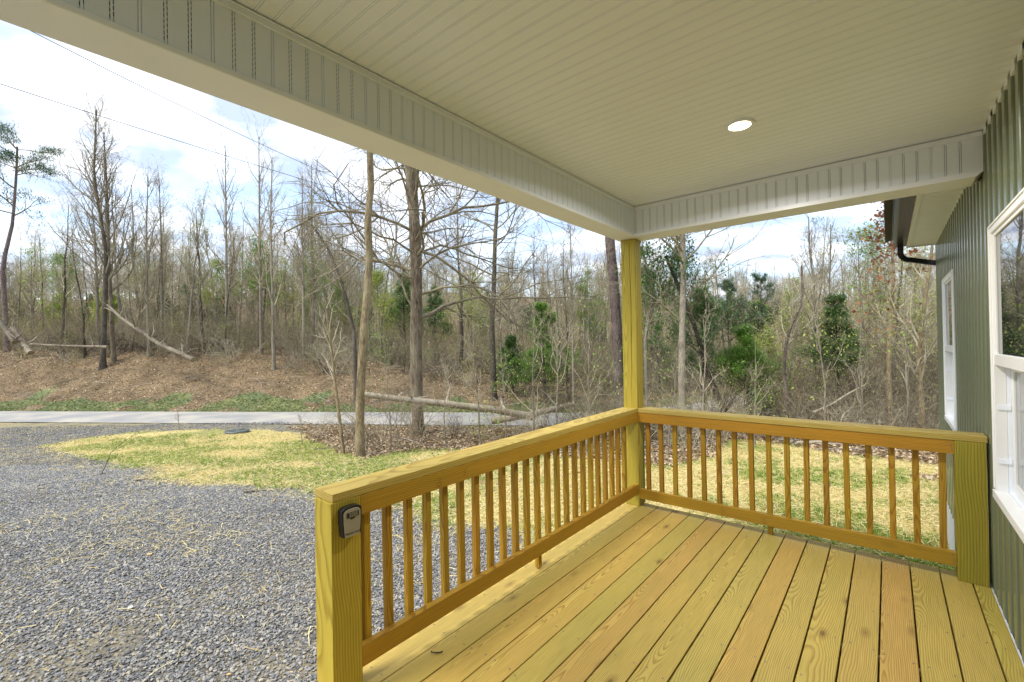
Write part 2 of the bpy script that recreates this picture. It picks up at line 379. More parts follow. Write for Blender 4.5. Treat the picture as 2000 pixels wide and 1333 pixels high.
gravel = mixc(t, gnr.outputs[0], mixc(t, 1.0, gcol.outputs[0], gd.outputs[0], 'MULTIPLY'), (.36, .30, .17))
sn = noise(t, pos, 26, 5, .7, 1.5); sc_ = ramp(t, [(.3, (.27, .20, .07)), (.5, (.52, .43, .17)), (.7, (.74, .64, .30))]); L.new(sn.outputs[0], sc_.inputs[0])
gn2 = noise(t, pos, 40, 4, .7); gc2 = ramp(t, [(.3, (.06, .10, .02)), (.7, (.20, .27, .05))]); L.new(gn2.outputs[0], gc2.inputs[0])
ln = noise(t, pos, 17, 6, .75, 1.0); lc = ramp(t, [(.3, (.07, .047, .025)), (.5, (.21, .15, .085)), (.66, (.37, .28, .17)), (.8, (.50, .40, .27))]); L.new(ln.outputs[0], lc.inputs[0])
ln2 = noise(t, pos, .8, 4, .6); lr2 = ramp(t, [(.35, g(.65)), (.65, g(1.1))]); L.new(ln2.outputs[0], lr2.inputs[0])
leaf = mixc(t, 1.0, lc.outputs[0], lr2.outputs[0], 'MULTIPLY')
straw = mixc(t, math_(t, 'MULTIPLY', sp.outputs[2], .6), sc_.outputs[0], gc2.outputs[0])
c1_ = mixc(t, sp.outputs[0], gravel, straw); c2_ = mixc(t, sp.outputs[1], c1_, leaf)
c2_ = mixc(t, math_(t, 'MULTIPLY', at.outputs['Alpha'], .75), c2_, gc2.outputs[0])
L.new(c2_, b.inputs['Base Color']); b.inputs['Roughness'].default_value = .95; b.inputs['Specular IOR Level'].default_value = .1
bump(t, b, math_(t, 'ADD', gv.outputs['Distance'], sn.outputs[0]), .6, .02)
gme = mesh_np('ground', np.stack([gx, gy, gz], -1).reshape(-1, 3), GF, gm, True)
RB = .3*((gs-road_c(gr)+RW > -2.2) & (gs < road_c(gr)+RW+.1)).ravel()*vn(gx.ravel(), gy.ravel(), 1.3, 41)*1.5; RB = np.minimum(RB, .8)
zz = zones(gx.ravel(), gy.ravel()); gg = greenness(gx.ravel(), gy.ravel())
ca = gme.color_attributes.new('zone', 'FLOAT_COLOR', 'POINT')
ca.data.foreach_set('color', np.stack([np.maximum((zz == 1)*1., RB), ((zz == 2))*1., gg*(zz == 1), (zz == 3)*.7], -1).astype(np.float32).ravel())
ground = tag(link('ground', gme), kind='structure')

# road
rr_ = np.linspace(-140, 60, 500); cc_ = road_c(rr_)
W_ = np.linspace(-RW, RW, 9)
RX = rr_[:, None]+0*W_[None]; RS_ = cc_[:, None]+W_[None]
rx, ry = xy(RX, RS_); rz = -1.57+.03*(1-(W_[None]/RW)**2)+0*RX + np.maximum(terr(rx, ry)+1.58, 0)*0
i2 = np.arange(rx.size).reshape(rx.shape)
rm, t, b = mat('asphalt_road'); pos, _ = objco(t, world_=True); L = t.links
n = noise(t, pos, 60, 5, .7); n2 = noise(t, pos, .7, 5); r = ramp(t, [(.3, (.21, .205, .195)), (.7, (.33, .325, .31))]); L.new(n.outputs[0], r.inputs[0])
r2 = ramp(t, [(.38, g(0)), (.66, g(.75))]); L.new(n2.outputs[0], r2.inputs[0])
L.new(mixc(t, r2.outputs[0], r.outputs[0], (.46, .42, .33)), b.inputs['Base Color']); b.inputs['Roughness'].default_value = .9; bump(t, b, n.outputs[0], .4, .01)
road = tag(link('road', mesh_np('road', np.stack([rx, ry, rz], -1).reshape(-1, 3), np.stack([i2[:-1, :-1], i2[1:, :-1], i2[1:, 1:], i2[:-1, 1:]], -1).reshape(-1, 4), rm, True)), kind='structure')

# ------------------------------------------------------------------ house
WX = 2.298; WY1 = 3.55; WY0 = -9.0; ZS = -.27; ZE = 2.66
house = empty('house', (WX, 0, -1.0)); tag(house, 'sage green house with ribbed vertical siding and white trimmed windows', 'house')
HL = (-WX, 0, 1.0)
def hobj(mb, name, m, parent=None, bevel=0): return mb.obj(name, m, parent or house, bevel, HL if parent is None else None)
WIN = [(-1.18, -.245, .62, 2.163), (1.678, 2.614, .669, 2.142), (-4.9, -3.97, -0.0, 2.15)]
def sidep(w, y0):
    P = []; k = .155
    n = int(round(w/k))
    for i in range(n):
        a = y0+i*k
        P += [(a+.006, WX), (a+.072, WX), (a+.077, WX-.026), (a+.082, WX-.030), (a+.140, WX-.030), (a+.145, WX-.026), (a+.150, WX)]
    P.append((y0+w, WX)); return [(q, p) for p, q in P]
PW = .31
ny = int((WY1-WY0)/PW)
shared = {}
def clip(P, a, b_):
    """cut the rib profile (x, y) to a <= y <= b"""
    ys = [p[1] for p in P]; xs = [p[0] for p in P]
    f = lambda y: float(np.interp(y, ys, xs))
    return [(f(a), a)]+[p for p in P if a+1e-5 < p[1] < b_-1e-5]+[(f(b_), b_)]
for i in range(ny+1):
    y1 = WY1-i*PW; y0 = y1-PW
    full = (ZS, ZE+.16); parts = [(y0, y1, full)]
    for (a, b_, c, d) in WIN[:2]:
        a2, b2 = a+.03, b_-.03
        if y0 < b2 and y1 > a2:
            parts = []
            if y0 < a2: parts.append((y0, a2, full))
            if y1 > b2: parts.append((b2, y1, full))
            lo_y, hi_y = max(y0, a2), min(y1, b2)
            parts += [(lo_y, hi_y, (ZS, c+.01)), (lo_y, hi_y, (d-.01, ZE+.16))]
    for (ya_, yb_, (z0, z1)) in parts:
        key = (round(ya_-y0, 3), round(yb_-y0, 3), round(z0, 3), round(z1, 3))
        if key not in shared:
            shared[key] = MB().strip(clip(sidep(PW, 0), ya_-y0, yb_-y0), 'z', z0, z1).mesh('siding_panel', M['green'])
        link('siding_panel', shared[key], house, (-WX, y0, 1.0))
# backing wall behind the siding so no light leaks
hobj(MB().box(WX+.085, WX+.2, WY0, WY1-.01, -1.25, ZE+.3), 'wall_backing', M['dark'])
hobj(MB().box(WX-.006, WX+.02, WY0, WY1-.005, -1.3, ZS-.001), 'foundation', M['found'])
hobj(MB().box(WX-.014, WX+.004, WY0, WY1, ZS-.012, ZS+.012), 'starter_trim', M['green'])
hobj(MB().box(WX-.022, WX+.08, WY1, WY1+.035, ZS, ZE), 'corner_trim', M['vinyl2'], bevel=.003)
# gable end wall round the corner
gab = MB(); k = .155
gp = []
xx = WX+.08
while xx < 8.8: gp += [(xx, WY1+.02), (xx+.058, WY1+.02), (xx+.078, WY1+.037), (xx+.112, WY1+.037), (xx+.132, WY1+.02)]; xx += k
hobj(gab.strip(gp, 'z', ZS, ZE+.2), 'end_wall', M['green'])
hobj(MB().box(WX+.05, 8.8, WY0, WY1, ZE+.25, ZE+.3), 'attic_floor', M['dark'])
hobj(MB().box(WX+.1, 8.8, WY1-.1, WY1+.012, -1.3, ZE+.25), 'end_wall_backing', M['found'])
# windows
def window(y0, y1, z0, z1):
    ob = MB(); fw = .055; x0 = WX-.038; x1 = WX+.012; xl = WX+.004
    ob.box(x0, x1, y0, y0+fw, z0, z1).box(x0, x1, y1-fw, y1, z0, z1).box(x0, x1, y0+fw, y1-fw, z1-fw, z1).box(x0-.008, x1, y0-.004, y1+.004, z0-.008, z0+fw*.72)
    f = hobj(ob, 'window', M['white'], bevel=.003)
    zm = z0+(z1-z0)*.507
    MB().box(x0-.006, x0, y0+.012, y0+.020, z0+.05, z1-.012).box(x0-.006, x0, y1-.020, y1-.012, z0+.05, z1-.012).box(x0-.006, x0, y0+.020, y1-.020, z1-.020, z1-.012).obj('trim_bead', M['white'], f)
    a, b_ = y0+fw, y1-fw
    up = MB().box(x0+.010, x1, a, a+.028, zm, z1-fw).box(x0+.010, x1, b_-.028, b_, zm, z1-fw).box(x0+.010, x1, a+.028, b_-.028, z1-fw-.02, z1-fw).box(x0+.004, x1, a, b_, zm-.032, zm+.03)
    up.obj('upper_sash', M['white'], f, .002)
    MB().box(x0+.018, x0+.022, a+.028, b_-.028, zm+.03, z1-fw-.02).obj('pane', M['glass'], f)
    xs = WX+.028; z2, z3 = z0+.05, zm-.034
    MB().box(x1, xs+.05, b_, b_+.02, z0+.04, zm).box(x1, xs+.05, a-.02, a, z0+.04, zm).box(x1, xs+.05, a, b_, z0+.03, z0+.048).obj('jamb', M['vinyl2'], f)
    MB().box(xs+.022, xs+.026, a, b_, z2, z3+.03).obj('gap', M['dark'], f)
    bs = b_-.006
    lo = MB().box(xs, xs+.02, a, a+.055, z2, z3).box(xs, xs+.02, bs-.055, bs, z2, z3).box(xs, xs+.02, a+.055, bs-.055, z2, z2+.055).box(xs, xs+.02, a+.055, bs-.055, z3-.03, z3)
    lo.obj('lower_sash', M['white'], f, .002)
    MB().box(xs+.008, xs+.012, a+.055, bs-.055, z2+.055, z3-.03).obj('pane', M['pane_reflect'], f)
    for zc in (z0+.20, z0+.50):
        MB().box(x0+.012, xs-.002, b_-.006, b_-.0005, zc, zc+.026).obj('tilt_latch', M['vinyl2'], f)
    return f
for wdef in WIN[:2]: window(*wdef)
# eave beyond the porch
sof = empty('eave_soffit', (0, 0, 0)); sof.parent = house; sof.location = HL
ey0, ey1 = .175, WY1-.05
for i in range(17):
    a = ey0+i*.199; e = min(a+.199, ey1)
    if a >= ey1: break
    P = [(a, ZE)]
    for j in range(3):
        q = a+j*.0664
        P += [(q+.004, ZE+.000), (q+.0055, ZE+.004), (q+.0085, ZE+.004), (q+.010, ZE)]
    P.append((a+.199, ZE)); P = [(min(p, e), z) for p, z in P]
    MB().strip(P, 'x', 2.035, WX-.012).obj('soffit_panel', M['vinyl'], sof)
hobj(MB().box(2.003, 2.036, ey0-.1, ey1, ZE-.006, ZE+.16), 'fascia', M['vinyl2'])
hobj(MB().box(WX-.03, WX-.001, .18, WY1-.005, ZE-.014, ZE+.012), 'soffit_trim', M['vinyl2'])
hobj(MB().box(2.003, WX+.1, ey1, ey1+.03, ZE-.01, ZE+.16), 'rake_board', M['vinyl2'])
gut = MB().prism([(2.002, ZE+.01), (1.905, ZE+.01), (1.898, ZE+.018), (1.878, ZE+.05), (1.87, ZE+.085), (1.862, ZE+.095), (1.862, ZE+.125), (1.868, ZE+.125), (1.873, ZE+.1), (2.002, ZE+.1)], 'y', .2, ey1+.02)
gutter = hobj(gut, 'gutter', M['black'])
# downspout outlet and elbow
def sweep(path, prof, name, m, parent, tw=0):
    """path: list of Vector; prof: list of (a,b) in the local frame (side, up)"""
    V = []; F = []; n = len(prof)
    for i, p in enumerate(path):
        d = (path[min(i+1, len(path)-1)]-path[max(i-1, 0)]).normalized()
        side = Vector((0, 1, 0)); up = d.cross(side).normalized()
        for a, bb in prof: V.append(tuple(p+side*a+up*bb))
    for i in range(len(path)-1):
        for j in range(n):
            k2 = (j+1) % n; F.append((i*n+j, i*n+k2, (i+1)*n+k2, (i+1)*n+j))
    mb = MB(); mb.v = V; mb.f = F
    return mb.obj(name, m, parent)
pth = [Vector((1.945, 3.42, ZE+.02)), Vector((1.945, 3.42, ZE-.05))]
for i in range(13):
    a = math.radians(78)*i/12
    R_ = .10*(1+.0*i) + (.006 if i % 2 else 0)
    pth.append(Vector((1.945+.11-math.cos(a)*R_-.01, 3.42+.004*i, ZE-.07-math.sin(a)*R_)))
pth.append(Vector((2.32, 3.70, ZE-.225))); pth.append(Vector((2.40, 3.76, ZE-.245)))
pr_ = [(-.035, -.028), (-.012, -.028), (-.009, -.022), (.009, -.022), (.012, -.028), (.035, -.028), (.035, .028), (-.035, .028)]
dsp = sweep(pth, pr_, 'downspout', M['black'], house); dsp.location = HL
# roof over the house and porch
rf = MB().prism([(1.99, ZE+.16), (1.80, ZE+.11), (1.80, ZE+.15), (5.6, ZE+1.75), (9.4, ZE+.15), (9.4, ZE+.11), (8.8, ZE+.2)], 'y', .36, WY1+.12)
hobj(rf, 'main_roof', M['shingle'])

# porch roof: part of the house
BX, BXO, BY, BYO, H0, HC = .025, -.168, -.061, .170, 2.505, 2.777
PY0 = -4.45  # porch ends early behind the camera, shortened to let more sky light in
def groove_profile(n, a0, z, dz, width=.0664):
    P = [(a0, z)]
    for j in range(n):
        q = a0+j*width
        P += [(q+.0010, z), (q+.0022, z+dz), (q+.0040, z+dz), (q+.0055, z), (q+.0095, z), (q+.0110, z+dz), (q+.0128, z+dz), (q+.0140, z)]
    P.append((a0+n*width, z)); return P
def groove_profile_soft(n, a0, z, dz, width=.0664):
    P = [(a0, z)]
    for j in range(n):
        q = a0+j*width
        P += [(q+.0013, z), (q+.0022, z+dz), (q+.0034, z+dz), (q+.0043, z), (q+.0099, z), (q+.0108, z+dz), (q+.0120, z+dz), (q+.0129, z)]
    P.append((a0+n*width, z)); return P
cm = None
yy = BY
while yy > PY0:
    if cm is None:
        cm = MB().strip(groove_profile_soft(3, -.1992, 0, .0034), 'x', BX, WX-.002).mesh('ceiling_panel', M['vinyl'])
    link('ceiling_panel', cm, house, (-WX, yy, 1.0+HC)); yy -= .1992
# beam facing panels
bmesh_front = MB()
P = [(p, q) for p, q in groove_profile_soft(3, 0, 0, .0052)]
bmf = MB(); bmf.v = []; 
fm = MB().strip([(-q, p) for p, q in P], 'z', H0+.02, HC-.032).mesh('beam_panel', M['vinyl'])
yy = BY-.1992
while yy > PY0: link('beam_panel', fm, house, (BX+.0-WX, yy, 1.0)); yy -= .1992
fm2 = MB().strip([(p, q) for p, q in P], 'z', H0+.02, HC-.032).mesh('beam_panel', M['vinyl'])
xx = BX+.08-.0664
xs_far = []
while xx < WX-.15: link('beam_panel', fm2, house, (xx-WX, BY, 1.0)); xs_far.append(xx); xx += .1992
hobj(MB().box(xx, WX-.03, BY, BY+.003, H0+.02, HC-.03), 'beam_end_panel', M['vinyl'])
# vent slots (dark dashes in two of three grooves)
sl = MB()
for x0 in xs_far:
    for j in (1, 2):
        for gofs in (.0028, .0114):
            for q in range(11):
                z = H0+.035+q*.0185+(.009 if gofs > .01 else 0)
                if z+.011 < HC-.036: sl.box(x0+j*.0664+gofs-.0011, x0+j*.0664+gofs+.0011, BY+.0026, BY+.0050, z, z+.0115)
so = sl.obj('vent_slots', M['slot'], house, 0, HL); tag(so, kind='stuff')
sl = MB(); yy = BY-.1992; i = 0
while yy > -4.3:
    for j in (1, 2):
        for gofs in (.0028, .0114):
            for q in range(11):
                z = H0+.035+q*.0185+(.009 if gofs > .01 else 0)
                if z+.011 < HC-.036: sl.box(BX-.0050, BX-.0026, yy+j*.0664+gofs-.0011, yy+j*.0664+gofs+.0011, z, z+.0115)
    yy -= .1992
so = sl.obj('vent_slots', M['slot'], house, 0, HL); tag(so, kind='stuff')
# trims and wraps
hobj(MB().box(BX-.0, BX+.010, PY0, BY-.001, HC-.034, HC-.012).box(BX, BX+.016, PY0, BY-.001, HC-.012, HC-.0055), 'crown_trim', M['vinyl2'], bevel=.0015)
hobj(MB().box(BX+.011, WX-.03, BY-.010, BY, HC-.034, HC-.012).box(BX+.017, WX-.03, BY-.016, BY, HC-.012, HC-.0055), 'crown_trim', M['vinyl2'], bevel=.0015)
hobj(MB().box(BX+.0005, BX+.013, BY-.013, BY-.0005, H0+.02, HC-.034), 'corner_bead', M['vinyl2'], bevel=.002)
hobj(MB().box(WX-.03, WX-.018, PY0, BY, HC-.034, HC-.002), 'wall_ceiling_trim', M['vinyl2'])
hobj(MB().box(BXO, BX+.006, PY0, BY-.006, H0, H0+.022), 'beam_wrap', M['metal_soffit'], bevel=.003)
hobj(MB().prism([(BXO, H0), (WX-.06, H0), (WX-.03, H0+.03), (WX-.03, H0+.0225), (WX-.03, H0+.045), (BXO, H0+.022)][:3]+[(WX-.03, H0+.034), (BXO, H0+.022)], 'y', BY-.006, BYO), 'beam_wrap', M['metal_soffit'])
hobj(MB().box(BXO, BXO+.004, PY0, BYO, H0+.022, HC+.1), 'beam_outer_face', M['metal_soffit'])
hobj(MB().box(BXO+.004, WX-.03, BYO-.004, BYO, H0+.023, HC+.1), 'beam_outer_face', M['metal_soffit'])
hobj(MB().box(WX-.03, WX-.004, BY-.01, BYO-.01, H0+.01, HC), 'beam_gap_dark', M['dark'])  # near-black block stands in for the dark gap between beam and wall
hobj(MB().box(-.42, WX+.3, PY0, BYO+.25, HC+.10, HC+.16), 'porch_roof', M['shingle'])
hobj(MB().box(-.40, BXO-.0, PY0, BYO+.24, HC+.08, HC+.098).box(BXO, WX-.02, BYO, BYO+.24, HC+.08, HC+.098), 'porch_soffit', M['vinyl'])

# recessed ceiling lamp
lamp = empty('ceiling_light', (1.172, -1.14, HC)); tag(lamp, 'lit round recessed light in the cream porch ceiling', 'ceiling light')
def ring(r0, r1, z0, z1, n=40):
    mb = MB()
    prof = [(r0, z0+.002), (r0+.004, z1), (r1-.006, z1-.0005), (r1, z0)]
    for i in range(n):
        a = 2*math.pi*i/n
        for r_, z_ in prof: mb.v.append((r_*math.cos(a), r_*math.sin(a), z_))
    for i in range(n):
        j = (i+1) % n
        for q in range(3): mb.f.append((i*4+q, j*4+q, j*4+q+1, i*4+q+1))
    return mb
ring(.055, .082, .001, -.011).obj('trim_ring', M['vinyl2'], lamp)
lm, t, b = mat('lamp_glow'); b.inputs['Emission Color'].default_value = (1, .86, .62, 1); b.inputs['Emission Strength'].default_value = 6; b.inputs['Base Color'].default_value = (1, 1, 1, 1)
MB().disc((0, 0, -.0030), .0552, 40).obj('diffuser', lm, lamp)
ll = bpy.data.lights.new('lamp_light', 'AREA'); ll.shape = 'DISK'; ll.size = .11; ll.energy = 17; ll.spread = math.radians(165); ll.color = (1, .96, .90)
lo_ = bpy.data.objects.new('lamp_light', ll); COL.objects.link(lo_); lo_.location = (0, 0, -.012); lo_.parent = lamp

# ------------------------------------------------------------------ deck
rnd = random.Random(5)
deck = empty('porch_deck', (1.1, -2.5, -.72)); tag(deck, 'porch deck of yellow treated pine boards beside the green house', 'deck')
DL = (-1.1, 2.5, .72)
B_ = .1461; G0 = -.006
tints = [(1.06, 1.05, 1.05), (.97, .97, .88), (1.02, .95, .86), (1.02, .95, .88), (.94, .99, .86), (1.03, .91, .87), (1, .97, .86), (.98, .97, .84), (.96, .99, .88), (1.03, .92, .85), (.98, .97, .88), (1, .99, .86), (1.0, .94, .88), (1.03, .88, .86), (.98, .97, .85), (.98, .97, .88), (.92, .97, .78)]
bmA = MB().box(0, B_-.0075, -4.5, 0, -.032, 0).mesh('deck_board', M['deck'], .004, 2)
nails = MB()
for i in range(17):
    if i == 0: me = MB().box(0, .1475, -4.5, 0, -.032, 0).mesh('deck_board', M['deck'], .004, 2); x0 = G0-.149
    elif i == 16: me = MB().box(0, .074, -4.5, 0, -.032, 0).mesh('deck_board', M['deck'], .004, 2); x0 = G0+B_*15+.0035
    else: me = bmA; x0 = G0+B_*(i-1)+.0035
    if i == 16: pass
    o = link('deck_board', me, deck, (x0+DL[0], .122+rnd.uniform(-.003, .003)+DL[1], DL[2]+rnd.uniform(-.001, .0008)))
    tt = tints[i]; o.color = (tt[0], tt[1], tt[2], 1)
    w = .146 if i == 0 else (.07 if i == 16 else .1385)
    for jy in range(11):
        yj = .06-.405*jy
        for fx in ((.18, .82) if i < 16 else (.5,)):
            nx = x0+w*fx+rnd.uniform(-.01, .01); nyy = yj+rnd.uniform(-.012, .012)
            nails.disc((nx, nyy, .0012), .0045, 7)
no = nails.obj('nail_heads', M['steel'], deck, 0, DL); tag(no, kind='stuff')
MB().box(-.14, -.102, -4.36, .09, -.27, -.033).obj('rim_joist', M['rail_y'], deck, .003, DL)
MB().box(-.10, WX-.02, .05, .088, -.27, -.033).obj('rim_joist', M['rail_x'], deck, .003, DL)
for jy in range(10):
    MB().box(-.10, WX-.02, .05-.405*(jy+1)-.019, .05-.405*(jy+1)+.019, -.22, -.034).obj('joist', M['rail_x'], deck, 0, DL)
for px_, py_ in ((-.12, -.05), (-.12, -2.9), (-.12, -4.3), (2.1, -.05)):
    MB().box(px_, px_+.09, py_, py_+.09, -1.1, -.22).obj('support_post', M['post'], deck, .003, DL)
MB().box(WX-.034, WX-.026, -4.36, .1, -.09, -.004).obj('flashing', M['vinyl2'], deck, 0, DL)

# ------------------------------------------------------------------ railings
ZT, ZB = .9126, .8765
post = empty('porch_post', (-.07, .07, 0)); tag(post, 'tall square pine corner post carrying the porch beams', 'post')
MB().box(-.139+.07, .07, -.07, .069, 0.001, H0+.001).obj('shaft', M['post'], post, .004)
bpy.data.objects['shaft'].color = (.95, 1, .95, 1)
# drying crack and knots on the post
cr1 = MB(); zc = .95; xc = -.052
while zc < 2.45:
    x2 = xc+rnd.uniform(-.0025, .0025); z2 = zc+.08; w0 = .0016*math.sin(math.pi*(zc-.9)/1.7)+.0004
    b0 = len(cr1.v); cr1.v += [(xc-w0+.07, -.0712, zc), (xc+w0+.07, -.0712, zc), (x2+w0+.07, -.0712, z2), (x2-w0+.07, -.0712, z2)]; cr1.f.append((b0, b0+1, b0+2, b0+3)); xc, zc = x2, z2
cr1.obj('drying_crack', M['dark'], post)
fr = empty('porch_railing', (-.06, -1.45, 0)); tag(fr, 'pine railing along the gravel side of the deck, ending in a short post', 'railing', 'porch railings')
def rail(mb, name, m, root, bevel=.003, tint=(1, 1, 1)):
    o = mb.obj(name, m, root, bevel, tuple(-c for c in root.location), 2); o.color = (*tint, 1); return o
rail(MB().box(-.1535, -.004, -3.0115, -.0005, ZB, ZT), 'cap_rail', M['cap_y'], fr, .003, (1, 1, .95))
rail(MB().box(-.039, -.001, -2.883, -.0, ZB-.089, ZB-.0012), 'top_rail', M['rail_y'], fr, .003, (1, .95, .9))
rail(MB().box(-.039, -.001, -2.883, -.0, .118, .207), 'bottom_rail', M['rail_y'], fr, .003, (.95, .86, .75))
rail(MB().box(-.1415, -.0, -3.021, -2.8835, -.9, ZB-.0012), 'short_post', M['post'], fr, .004, (1, 1, 1))
def balmesh(z0, z1): return MB().box(-.0175, .0175, -.0175, .0175, z0, z1).mesh('baluster', M['baluster'], .002)
bf = balmesh(.125, ZB-.004); bfl = balmesh(.010, ZB-.004)
for i in range(23):
    o = link('baluster', bfl if i == 11 else bf, fr); o.location = (-.0575+.06, -2.8265+.1202*i+1.45, 0); o.rotation_euler = (rnd.uniform(-.003, .003), rnd.uniform(-.003, .003), rnd.choice([0, math.pi/2, math.pi])+rnd.uniform(-.04, .04))
    k = rnd.uniform(.86, 1.06); o.color = (k, k*rnd.uniform(.88, 1.02), k*rnd.uniform(.75, 1), 1)
sr_ = empty('porch_railing', (1.1, .06, 0)); tag(sr_, 'pine railing across the far end of the deck, meeting the green house wall', 'railing', 'porch railings')
rail(MB().box(.0035, 2.2648, -.0035, .16, ZB, ZT), 'cap_rail', M['cap_x'], sr_, .003, (.98, .98, .95))
rail(MB().box(.0005, 2.1175, .001, .039, ZB-.089, ZB-.0012), 'top_rail', M['rail_x'], sr_, .003, (1, .84, .75))
rail(MB().box(.0005, 2.1175, .001, .039, .076, .165), 'bottom_rail', M['rail_x'], sr_, .003, (1, .98, .9))
rail(MB().box(2.118, 2.2566, -.0229, .116, .001, ZB-.0012), 'end_post', M['post'], sr_, .004, (.72, .80, .68))
bf2 = balmesh(.085, ZB-.004); bfl2 = balmesh(-.02, ZB-.004)
for i in range(17):
    o = link('baluster', bfl2 if i == 8 else bf2, sr_); o.location = (.0715+.1243*i-1.1, .0575-.06, 0); o.rotation_euler = (rnd.uniform(-.004, .004), rnd.uniform(-.006, .006), rnd.choice([0, math.pi/2, math.pi])+rnd.uniform(-.04, .04))
    k = rnd.uniform(.84, 1.04); o.color = (k, k*rnd.uniform(.86, 1.0), k*rnd.uniform(.7, 1), 1)
sc = MB()
for z in (.80, .825, .85): sc.disc((0, 0, 0), .004, 8)
sm = MB()
for (x, z) in ((2.098, .855), (2.104, .838), (2.106, .815), (2.10, .15), (2.104, .125), (2.106, .10), (.018, .84), (.02, .82)):
    b0 = len(sm.v); n = 8
    sm.v += [(x+.0042*math.cos(2*math.pi*i/n), -.0006, z+.0042*math.sin(2*math.pi*i/n)) for i in range(n)]; sm.f.append(tuple(range(b0, b0+n)))
o = rail(sm, 'screw_heads', M['steel'], sr_, 0); tag(o, kind='stuff')

# ink stamps on the lumber, illegible batches of short strokes
inkm = plain('ink_stamp', (.10, .06, .02), .8, .2)
def stamp(root, pts, axis, face, w=.012, h=.05):
    mb = MB(); rg = random.Random(int(pts[0]*1000)); c, z0 = pts
    for i in range(3):
        a = c+i*w*.9
        for j in range(5):
            if rg.random() < .75:
                z = z0+j*h/5; e = a+rg.uniform(.003, .007)
                b0 = len(mb.v); q = [(a, z), (e, z), (e, z+.0035), (a, z+.0035)]
                mb.v += [(face, p, zz) if axis == 'x' else (p, face, zz) for p, zz in q]; mb.f.append((b0, b0+1, b0+2, b0+3))
    mb.obj('ink_stamp', inkm, root, 0, tuple(-c_ for c_ in root.location))
for c, z in ((-2.44, .80), (-2.25, .81), (-.42, .135), (-.36, .135)): stamp(fr, (c, z), 'x', .0006)
for c, z in ((.72, .09), (1.02, .09)): stamp(sr_, (c, z), 'y', -.0006)

# key lock box on the short post
lb = empty('key_lock_box', (.0, -2.945, .79)); tag(lb, 'small black and grey key lock box on the short railing post', 'lock box')
def lbprof(k, zt, zb):
    P = []
    for i in range(9): 
        a = -1+2*i/8; P.append((a*k*(1 if abs(a) < .99 else .93), zt-.007*a*a*a*a-.003*a*a))
    P = [(-k, zt-.014)]+P+[(k, zt-.014), (k*1.0, 0), (k*.86, zb)]+[(-k*.86, zb), (-k*1.0, 0)]
    return P
lm_k = plain('lockbox_black_shell', (.012, .012, .013), .3, .1); lm_g = plain('lockbox_grey_face', (.30, .27, .20), .45, .05)
MB().prism(lbprof(.047, .064, -.062), 'x', .0005, .034).obj('shell', lm_k, lb, .004, None, 2)
MB().prism(lbprof(.039, .055, -.0625), 'x', .0335, .0375).obj('face_plate', lm_g, lb, .001)
dl = MB().box(.0372, .0385, -.027, .030, .018, .040).obj('dial_window', M['slot'], lb)
for i in range(4):
    MB().box(.0380, .0402, -.014+i*.0098, -.0068+i*.0098, .020, .038).obj('dial', lm_g, dl, .0008)
    for zz_ in (.024, .029, .034):
        MB().box(.0402, .0405, -.0125+i*.0098, -.0085+i*.0098, zz_-.0008, zz_+.0012).obj('digit_mark', lm_k, dl)
MB().prism([(-.014, .0165), (.014, .0165), (.007, .0115), (-.007, .0115)], 'x', .0373, .0392).obj('slider', lm_k, lb)
cu = bpy.data.curves.new('lettering', 'FONT'); cu.body = 'Master Lock'; cu.size = .0145; cu.shear = .35; cu.align_x = 'CENTER'; cu.extrude = .0002
to = bpy.data.objects.new('lettering', cu); dg = None
COL.objects.link(to); bpy.context.view_layer.update()
tm = bpy.data.meshes.new_from_object(to.evaluated_get(bpy.context.evaluated_depsgraph_get())); bpy.data.objects.remove(to)
tm.materials.append(lm_k); to = link('lettering', tm, lb, (.0380, 0, -.052), (math.pi/2, 0, math.pi/2))

